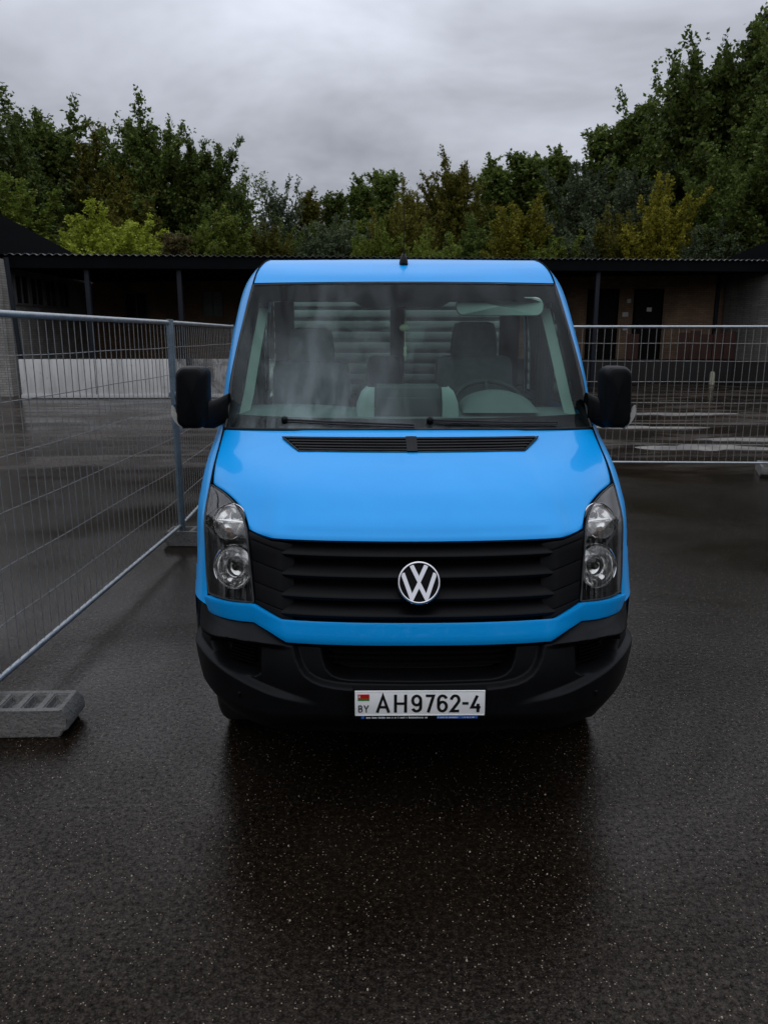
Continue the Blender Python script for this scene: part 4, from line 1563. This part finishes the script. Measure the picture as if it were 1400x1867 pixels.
# match heights so that the rows run across the lamp
zi = np.linspace(0, 1, 44)
Iz = I_c[0, 1] + (I_c[-1, 1] - I_c[0, 1]) * zi
Oz = O_c[0, 1] + (O_c[-1, 1] - O_c[0, 1]) * zi
Ii = np.stack([np.interp(Iz, spline2(I_c, 200)[:, 1], spline2(I_c, 200)[:, 0]), Iz], -1)
Oo = np.stack([np.interp(Oz, spline2(O_c, 200)[:, 1], spline2(O_c, 200)[:, 0]), Oz], -1)
lens_g = blend(Ii, Oo, 18).transpose(1, 0, 2)
for s in (1, -1):
    lamp = vpart(shell(lens_g, -0.088), 'headlight', M_bezel, VAN, s)
    # side walls of the housing
    bd = np.concatenate([lens_g[0], lens_g[1:, -1], lens_g[-1, ::-1][1:], lens_g[::-1, 0][1:]])
    w0, w1 = shell(bd, -0.002), shell(bd, -0.09)
    vpart(np.stack([w0, w1]), 'housing_wall', M_bezel, lamp, s)
    vpart(shell(lens_g, 0.0), 'lens_cover', M_lens, lamp, s)
    lp = shell(np.concatenate([bd, bd[:1]]), 0.0)
    MB().tube([tuple(p) for p in mir(lp, s)], .0042, 6, caps=False).build('lens_seal', M_rubber, lamp, 60)
    for nm, (cx_, cz_), rad, typ in (('upper_reflector', (.806, 1.190), .076, 0), ('lower_reflector', (.782, 1.008), .090, 1)):
        c0 = shell(np.array([[cx_, cz_]]), -.030)[0]
        yawl = R(20) * s
        Ml = Matrix.Translation((s * c0[0], c0[1] + .012, c0[2])) @ Matrix.Rotation(yawl, 4, 'Z') @ Matrix.Rotation(R(90 - (24 if typ == 0 else 12)), 4, 'X')
        prof = [(rad * 1.06, -.050), (rad * 1.06, .004), (rad * 1.0, .006), (rad * .97, 0)]
        prof += [(rad * f_, -.040 * (1 - f_ ** 2)) for f_ in (.9, .8, .7, .6, .5, .4, .3, .2, .1, .02)]
        ref = MB().lathe(prof, 40, Ml).build(nm, M_chrome_s, lamp, 28)
        MB().lathe([(rad * 1.065, .000), (rad * 1.07, .008), (rad * 1.03, .011), (rad * .985, .007), (rad * .98, .001)], 44, Ml).build('rim', M_chrome, lamp, 60)
        if typ == 0:
            MB().box(-rad * .93, rad * .93, .0, .010, -.030, -.006, .002, Ml).build('divider', M_chrome_s, lamp)
            MB().lathe([(.0, -.002), (.007, -.004), (.0095, -.012), (.0095, -.040)], 14, Ml @ Matrix.Translation((s * .012, -rad * .42, 0))).build('bulb', M_amber, lamp, 60)
            MB().lathe([(.0, -.006), (.010, -.008), (.013, -.016), (.013, -.044)], 14, Ml @ Matrix.Translation((-s * .01, rad * .42, 0))).build('bulb_cap', M_bezel, lamp, 60)
            MB().lathe([(rad * .30, -.040), (rad * .34, -.020), (rad * .38, -.019), (rad * .40, -.042)], 20, Ml @ Matrix.Translation((-s * .01, rad * .42, 0))).build('inner_ring', M_chrome, lamp, 60)
        else:
            MB().lathe([(.0, .0), (.010, -.001), (.0155, -.006), (.017, -.015), (.017, -.046)], 18, Ml).build('bulb_cap', M_bezel, lamp, 60)
            MB().lathe([(rad * .40, -.040), (rad * .46, -.014), (rad * .50, -.013), (rad * .53, -.036)], 28, Ml).build('inner_ring', M_chrome, lamp, 60)
            # stepped facets of the reflector
            for k in range(7):
                a0 = R(200 + k * 21)
                Mk = Ml @ Matrix.Rotation(a0, 4, 'Z') @ Matrix.Translation((rad * .74, 0, -.020)) @ Matrix.Rotation(R(-38 + 8 * (k % 3)), 4, 'Y')
                MB().box(-rad * .19, rad * .19, -.0115, .0115, -.003, .003, .001, Mk).build('facet', M_chrome_s, lamp)
            MB().box(-.020, .020, .012, .030, -.034, -.010, .003, Ml).build('bulb_shield', M_bezel, lamp)
        # bulging clear cap over each reflector
        MB().lathe([(rad * .99, .003), (rad * .8, .010), (rad * .5, .016), (rad * .2, .018), (0.001, .0185)], 32, Ml).build('glass_cap', M_clear, lamp, 60)

# --- door mirrors
def rrect(w, h, r, n=6, skew=0.0):
    out = []
    for (cx_, cy_, a0) in ((w / 2 - r, h / 2 - r, 0), (-w / 2 + r, h / 2 - r, 90), (-w / 2 + r, -h / 2 + r, 180), (w / 2 - r, -h / 2 + r, 270)):
        for q in range(n + 1):
            a_ = R(a0 + 90 * q / n)
            x, y = cx_ + r * math.cos(a_), cy_ + r * math.sin(a_)
            out.append((x + skew * y, y))
    return out


for s in (1, -1):
    root = Vector((s * (1.032 if s > 0 else 1.078), 1.10, 1.648))
    rings = []
    for sc, scz, yy, dx in ((.0, .0, -.052, 0), (.60, .80, -.051, 0), (.80, .90, -.047, 0), (.83, .925, -.044, 0), (.845, .935, -.038, 0), (.90, .955, -.034, 0), (.955, .98, -.022, 0), (.99, .995, -.004, 0), (1.0, 1.0, .02, 0), (1.0, 1.0, .075, 0), (.965, .98, .095, 0), (.90, .95, .095, 0)):
        rings.append([(root.x + s * (x * sc - .006 * (1 - sc)), root.y + yy + .06 * x, root.z + z * scz + .008 * (1 - scz)) for x, z in rrect(.144 if s > 0 else .158, .306, .048, 7, -.05)])
    house = MB().grid(np.array(rings), flip=s > 0, wrap=True).build('mirror_housing', M_plastic, VAN, 50)
    g = np.array(rings[-1])
    MB().add([tuple(p + np.array([0, -.008, 0])) for p in g], [tuple(range(len(g)))]).build('mirror_glass', M_chrome, house)
    # arm: broad wedge from the housing to the door corner
    arm = []
    for xa, ya, za, hw, hd in ((1.03, 1.13, 1.563, .070, .045), (.985, 1.16, 1.560, .072, .05), (.95, 1.20, 1.575, .070, .05), (.925, 1.27, 1.59, .070, .05)):
        arm.append([(s * xa, ya + hd * math.cos(q * math.pi / 8) * (1 if abs(math.cos(q * math.pi / 8)) < .8 else .95), za + hw * np.sign(math.sin(q * math.pi / 8)) * abs(math.sin(q * math.pi / 8)) ** .6) for q in range(16)])
    MB().grid(np.array(arm), wrap=True, flip=s < 0).build('mirror_arm', M_plastic, house, 50)
    # clear indicator at the lower outer edge
    ind = []
    for t in np.linspace(0, 1, 10):
        z = 1.612 - .118 * t
        xo = abs(root.x) + (.091 if s > 0 else .098) + .010 * math.sin(math.pi * t * .9) - .050 * t ** 2.4
        xi_ = xo - .006 - .030 * math.sin(math.pi * min(1, t * 1.0)) ** .8
        ind.append([(s * xi_, 1.085, z), (s * (xi_ + .002), 1.066, z), (s * (xo - .003), 1.072, z), (s * xo, 1.10, z - .002), (s * (xo - .004), 1.16, z - .002)])
    MB().grid(np.array(ind), flip=s < 0).build('indicator', simple('indicator_lens', (.42, .40, .36), .18, var=.15, vscale=30), house, 60)

# --- wipers
def wiper(x0, x1, z0, z1):
    n = 12
    xs_ = np.linspace(x0, x1, n)
    b_ = np.stack([xs_, np.linspace(z0, z1, n)], -1)
    w = MB().tube([tuple(p) for p in shell(b_, .016)], .0055, 6).build('wiper', M_rubber, VAN, 60)
    MB().tube([tuple(p) for p in shell(b_ + [0, -.004], .009)], .0045, 5).build('blade', M_rubber, w, 60)
    hp = shell(np.array([[x0, z0]]), .014)[0]
    MB().lathe([(0, .016), (.012, .015), (.017, .006), (.018, -.012)], 14, Matrix.Translation(tuple(hp)) @ Matrix.Rotation(R(45), 4, 'X')).build('pivot', M_plastic, w, 60)


wiper(-.62, .02, 1.526, 1.508)
wiper(.10, .74, 1.528, 1.510)

# --- licence plate
YP = -.030
plate = MB().box(-.26, .26, YP - .004, YP, .487, .603, .0015).build('licence_plate', M_plate, VAN)
hold = MB().box(-.268, .268, YP + .001, YP + .03, .468, .610, .004)
hold.build('plate_holder', M_black, plate)
MB().box(-.258, .258, YP - .004, YP, .4685, .4855, .002).build('holder_strip', M_grille, plate)
rim = MB()
for (a0, a1, b0, b1) in ((-.259, .259, .6005, .6025), (-.259, .259, .4875, .4895)):
    rim.box(a0, a1, YP - .0056, YP - .0042, b0, b1)
for a0 in (-.259, .257):
    rim.box(a0, a0 + .002, YP - .0056, YP - .0042, .4897, .6003)
rim.build('embossed_rim', M_plate, plate)


def arc(cx_, cy_, rx_, ry_, a0, a1, n=14):
    return [(cx_ + rx_ * math.cos(R(a0 + (a1 - a0) * q / n)), cy_ + ry_ * math.sin(R(a0 + (a1 - a0) * q / n))) for q in range(n + 1)]


six = arc(.5, .72, .5, .28, 22, 180) + [(0, .5)] + arc(.5, .30, .5, .30, 180, 360 + 178, 26)
GLY = {
    'A': [[(0, 0), (.5, 1), (1, 0)], [(.17, .27), (.83, .27)]],
    'H': [[(0, 0), (0, 1)], [(1, 0), (1, 1)], [(0, .5), (1, .5)]],
    '6': [six],
    '9': [[(1 - x, 1 - y) for x, y in six]],
    '7': [[(0, 1), (1, 1), (.32, 0)]],
    '2': [[(0, .74)] + arc(.5, .72, .5, .28, 170, -28) + [(.04, 0), (1.04, 0)]],
    '4': [[(.62, 1), (0, .24), (1.02, .24)], [(.74, .47), (.74, 0)]],
    '-': [[(0, .5), (1, .5)]],
    'B': [[(0, 0), (0, 1), (.5, 1)] + arc(.5, .76, .42, .24, 90, -90, 10) + [(0, .52)], [(.0, .52), (.5, .52)] + arc(.5, .26, .5, .26, 90, -90, 10) + [(0, 0)]],
    'Y': [[(0, 1), (.5, .45), (1, 1)], [(.5, .5), (.5, 0)]],
}


def glyph(ch, x0, x1, z0, z1, w, parent, mat=M_ink):
    m = MB()
    Mg = Matrix(((1, 0, 0, 0), (0, 0, -1, YP - .0042), (0, 1, 0, 0), (0, 0, 0, 1)))
    for st_ in GLY[ch]:
        pts = [(x0 + w / 2 + (x1 - x0 - w) * a_, z0 + w / 2 + (z1 - z0 - w) * b_) for a_, b_ in st_]
        if len(pts) == 2 or ch in 'AHY47':
            # straight strokes run to the full height of the character
            ext_ = []
            for (a_, b_), p in zip(st_, pts):
                zz = p[1]
                if b_ == 0 and ch != '-': zz = z0
                if b_ == 1 and ch in 'HYA' and not (ch == 'A'): zz = z1
                ext_.append((p[0], zz))
            pts = ext_
        if ch == '-': pts = [(x0, (z0 + z1) / 2), (x1, (z0 + z1) / 2)]
        m.stroke(pts, w, Mg, .0012)
    o_ = m.build('plate_character', mat, parent, 0)
    return o_


PX = lambda v: -.26 + (v - 168) / 1045 * .52
PZ_ = lambda v: .603 - (v - 135) / 186 * .116
for ch, a_, b_ in (('A', 335, 452), ('H', 482, 587), ('9', 620, 708), ('7', 725, 810), ('6', 827, 915), ('2', 930, 1015), ('-', 1030, 1080), ('4', 1095, 1187)):
    z0, z1 = PZ_(298), PZ_(163)
    glyph(ch, PX(a_), PX(b_), z0, z1, .0118, plate)
glyph('B', PX(195), PX(230), PZ_(297), PZ_(243), .0042, plate)
glyph('Y', PX(238), PX(281), PZ_(297), PZ_(243), .0042, plate)
flag = MB().box(PX(192), PX(285), YP - .0054, YP - .0042, PZ_(192), PZ_(160)).build('flag', M_red, plate)
MB().box(PX(192), PX(285), YP - .0054, YP - .0042, PZ_(208), PZ_(192.3)).build('flag_green', M_green, plate)
MB().box(PX(200), PX(212), YP - .0060, YP - .0055, PZ_(186), PZ_(168)).build('flag_ornament', M_pale, plate)
rndp = random.Random(2)
pr = MB()
x = -.215
while x < .03:
    w_ = rndp.uniform(.0022, .0050)
    hgt = rndp.choice([.0062, .0062, .0078])
    pr.box(x, x + w_, YP - .0052, YP - .0042, .4735, .4735 + hgt)
    x += w_ + rndp.choice([.0011, .0011, .0011, .006])
x = .072
while x < .215:
    w_ = rndp.uniform(.0022, .0045)
    if not (.15 < x < .165): pr.box(x, x + w_, YP - .0052, YP - .0042, .4740, .4740 + .0056)
    x += w_ + rndp.choice([.0011, .0011, .005])
pr.build('holder_print', M_pale, plate)['kind'] = 'stuff'
MB().box(-.235, -.222, YP - .0052, YP - .0042, .472, .484, .001).build('holder_mark', M_blue, plate)
MB().box(.068, .232, YP - .0041, YP - .00405, .4715, .4845).build('holder_mark', M_blue, plate)

plate.scale = (.963, 1, .887)
plate.location = (0, 0, .086)

# --- wheels, underbody
def wheel(x, y, s):
    Mw = Matrix.Translation((x, y, .345)) @ Matrix.Rotation(R(90) * s, 4, 'Y')
    ty = MB().lathe([(.20, -.10), (.29, -.115), (.325, -.105), (.343, -.085), (.346, 0), (.343, .085), (.325, .105), (.29, .115), (.20, .10)], 40, Mw).build('wheel', M_tyre, VAN, 40)
    MB().lathe([(.21, .10), (.20, .085), (.17, .06), (.13, .075), (.06, .08), (0, .08)], 32, Mw).build('rim', M_steel, ty, 40)
    for k in range(5):
        a_ = k * 1.2566
        MB().lathe([(.014, .072), (.014, .092), (0, .094)], 8, Mw @ Matrix.Translation((.105 * math.cos(a_), .105 * math.sin(a_), 0))).build('wheel_nut', M_steel, ty)


for s in (1, -1):
    wheel(s * .835, 1.0, s)
    wheel(s * .835, 4.66, s)
MB().box(-.70, .70, .25, 5.9, .40, .62, .02).build('chassis', M_black, VAN)
MB().box(-.93, .93, 1.50, 3.40, .42, .90, .02).build('floor_pan', M_black, VAN)
for s in (1, -1):
    MB().box(min(s * .70, s * .72), max(s * .70, s * .72), .45, 1.5, .45, 1.2).build('inner_wing', M_black, VAN)
MB().box(-.9, .9, 1.02, 1.06, .6, 1.44).build('bulkhead', M_black, VAN)

# --- cab rear wall, load bed with ribbed headboard
rwm = MB()
for (a0, a1, b0, b1) in ((-.93, .93, .6, 1.50), (-.90, .90, 2.20, 2.38), (-.95, -.80, 1.501, 2.199), (.80, .95, 1.501, 2.199), (-.055, .055, 1.501, 2.199)):
    rwm.box(a0, a1, REAR - .03, REAR + .02, b0, b1)
rear = rwm.build('cab_rear_wall', M_dark_in, VAN)
for a0 in (-.80, .055):
    MB().box(a0 + .002, a0 + .743, REAR - .006, REAR, 1.503, 2.197).build('rear_window', M_sidegl, rear)
hb = MB().box(-1.0, 1.0, 3.78, 3.80, 1.0, 2.33).build('headboard', M_board_g, VAN)
for k in range(15):
    z = 1.06 + k * .086
    MB().box(-1.0, 1.0, 3.745, 3.779, z, z + .056, .008).build('rib', M_board_g, hb)
bed = MB().box(-1.02, 1.02, 3.82, 6.1, .92, 1.0).build('load_bed', M_black, VAN)
for s in (1, -1):
    MB().box(min(s * 1.0, s * 1.03), max(s * 1.0, s * 1.03), 3.83, 6.1, 1.01, 1.40, .004).build('drop_side', M_board_g, bed)

# --- interior
da = []
for yy, zz in ((1.11, 1.40), (1.13, 1.505), (1.22, 1.535), (1.36, 1.555), (1.50, 1.56), (1.56, 1.53), (1.58, 1.42), (1.56, 1.0)):
    da.append([(x, yy + .06 * (x / .9) ** 2, zz + .020 * math.exp(-((x + .62) / .3) ** 2)) for x in np.linspace(-.90, .90, 40)])
dash = MB().grid(np.array(da), flip=True).build('dashboard', M_dash, VAN, 40)
con = MB()
rings = []
for w_, yy, zz in ((.172, 1.245, 1.535), (.170, 1.255, 1.64), (.165, 1.275, 1.682), (.160, 1.31, 1.694), (.160, 1.46, 1.694), (.160, 1.50, 1.67), (.160, 1.50, 1.5)):
    rings.append([(x, yy, zz) for x in np.linspace(-w_, w_, 8)])
MB().grid(np.array(rings), flip=True).build('centre_binnacle', M_dark_in, dash, 30)
MB().box(-.158, .158, 1.236, 1.246, 1.545, 1.635, .004).build('cubby_face', M_dark_in, dash)
for s in (1, -1):
    pil = MB()
    rings = []
    for a0, a1, zz, yy in ((.176, .262, 1.52, 1.225), (.176, .258, 1.60, 1.235), (.174, .235, 1.66, 1.25), (.172, .205, 1.688, 1.27)):
        rings.append([(s * a0, yy + .10, zz), (s * a0, yy, zz), (s * (a0 * .5 + a1 * .5), yy - .006, zz), (s * a1, yy + .008, zz), (s * (a1 + .01), yy + .10, zz)])
    MB().grid(np.array(rings), flip=s > 0).build('binnacle_cheek', M_dash_l, dash, 40)
# instrument hood
ih = []
for q in range(9):
    t = q / 8
    yy = 1.24 + .30 * t
    hgt = .10 * math.sin(min(1, t * 1.6) * math.pi / 2)
    ih.append([(.485 + .20 * math.cos(a_), yy, 1.545 + hgt * math.sin(a_) + .012) for a_ in np.linspace(0, math.pi, 18)])
MB().grid(np.array(ih)).build('instrument_hood', M_dash, dash, 40)
# steering wheel
sw_c = Vector((.478, 1.66, 1.575))
Msw = Matrix.Translation(sw_c) @ Matrix.Rotation(R(35), 4, 'X')
sw = MB()
rings = []
for q in range(40):
    a_ = 2 * math.pi * q / 40
    rings.append([tuple(Msw @ Vector(((.195 + .015 * math.cos(b_)) * math.cos(a_), (.195 + .015 * math.cos(b_)) * math.sin(a_), .015 * math.sin(b_)))) for b_ in np.linspace(0, 2 * math.pi, 10)[:-1]])
rings.append(rings[0])
sw.grid(np.array(rings), wrap=True)
sw = sw.build('steering_wheel', M_dark_in, VAN, 60)
MB().lathe([(0, .035), (.06, .03), (.075, .01), (.07, -.02), (.03, -.05), (.03, -.14)], 24, Msw).build('hub', M_dark_in, sw, 50)
for a_ in (200, 340, 90):
    MB().tube([Msw @ Vector((.05 * math.cos(R(a_)), .05 * math.sin(R(a_)), 0)), Msw @ Vector((.19 * math.cos(R(a_)), .19 * math.sin(R(a_)), 0))], [.02, .012], 8).build('spoke', M_dark_in, sw, 60)


def seat(x, y, w, top):
    b = MB().box(-w / 2, w / 2, -.07, .07, 1.0, top - .20, .055)
    for i, p in enumerate(b.v):
        f = (p[2] - 1.0) / (top - 1.2)
        b.v[i] = (p[0] * (1 - .12 * f ** 2) + x, p[1] + y + .10 * f, p[2])
    so2 = b.build('seat', M_seat, VAN, 50)
    h = MB().box(-.135, .135, -.055, .055, top - .225, top, .05)
    for i, p in enumerate(h.v):
        f = (p[2] - top + .22) / .22
        h.v[i] = (p[0] * (1.10 - .16 * f) + x, p[1] + y + .11, p[2])
    h.build('headrest', M_seat, so2, 50)
    MB().box(x - w / 2, x + w / 2, y - .45, y + .02, .88, 1.06, .05).build('cushion', M_seat, so2, 50)


seat(.43, 1.93, .52, 2.03)
seat(-.56, 1.95, .52, 1.995)
seat(-.10, 3.05, .46, 1.80); seat(.50, 3.05, .46, 1.80); seat(-.62, 3.05, .46, 1.80)
# pillar trims, B posts, visor
for s in (1, -1):
    tp = si_.copy(); tp[:, 0] += .012
    P0 = shell(tp, -.05); P1 = P0 + np.array([.0, .10, 0]); P2 = P0 + np.array([-.045, .06, 0])
    vpart(np.stack([P1, P0, P2, P2 + np.array([.02, .08, 0])]), 'pillar_trim', M_trim, VAN, s)
    MB().box(min(s * .90, s * .95), max(s * .90, s * .95), 2.33, 2.45, .9, 2.30, .012).build('door_post_trim', M_dash, VAN)
    MB().box(min(s * .90, s * .96), max(s * .90, s * .96), 1.35, 3.38, .9, 1.50, .015).build('door_trim', M_dash, VAN)
    # seat belt
    MB().box(min(s * .872, s * .874), max(s * .872, s * .874), 2.27, 2.315, 1.0, 2.10).build('seat_belt', M_dark_in, VAN)
vz = rrect(.50, .105, .045, 6)
vs = MB()
out_v = [(.535 + x - (.06 if (x < -.1 and y < 0) else 0) * 0, y) for x, y in vz]
rings = []
for sc, yy in ((0, -.012), (.92, -.012), (1, -.006), (1, .006), (.92, .012), (0, .012)):
    rings.append([(.535 + (x - .535) * (1 if sc == 1 else 1 - (1 - sc) * .25 if sc else 0), 1.735 + yy + .25 * y + .06 * (x - .3), 2.108 + y * sc) for x, y in out_v])
MB().grid(np.array(rings), wrap=True, flip=True).build('sun_visor', M_trim, VAN, 50)
MB().lathe([(0, .012), (.016, .008), (.018, -.002), (.006, -.02)], 14, Matrix.Translation((0, 1.715, 2.118)) @ Matrix.Rotation(R(100), 4, 'X')).build('mirror_mount', M_black, VAN, 60)

# pendant on the windscreen
Yp = 2.75 + 1.745
pend = empty('pendant', (.12, Yp, 2.105), 0, 'small pale charm on a cord hanging inside the windscreen', 'pendant')
M_charm = simple('charm_cream', (.62, .60, .42), .4)
MB().tube([(0, 0, 0), (.003, 0, -.08), (0, 0, -.16), (.002, 0, -.30)], .0032, 5).build('cord', M_charm, pend)
MB().lathe([(0, .018), (.012, .014), (.020, .002), (.015, -.012), (0, -.018)], 10, Matrix.Translation((-.004, 0, -.115)) @ Matrix.Diagonal((1.5, .6, 1.2, 1))).build('charm', M_charm, pend, 60)
MB().lathe([(0.004, .026), (.010, .016), (.007, .0), (.011, -.016), (.004, -.028)], 10, Matrix.Translation((.001, 0, -.245)) @ Matrix.Diagonal((1, .6, 1.1, 1))).build('bead', M_charm, pend, 60)
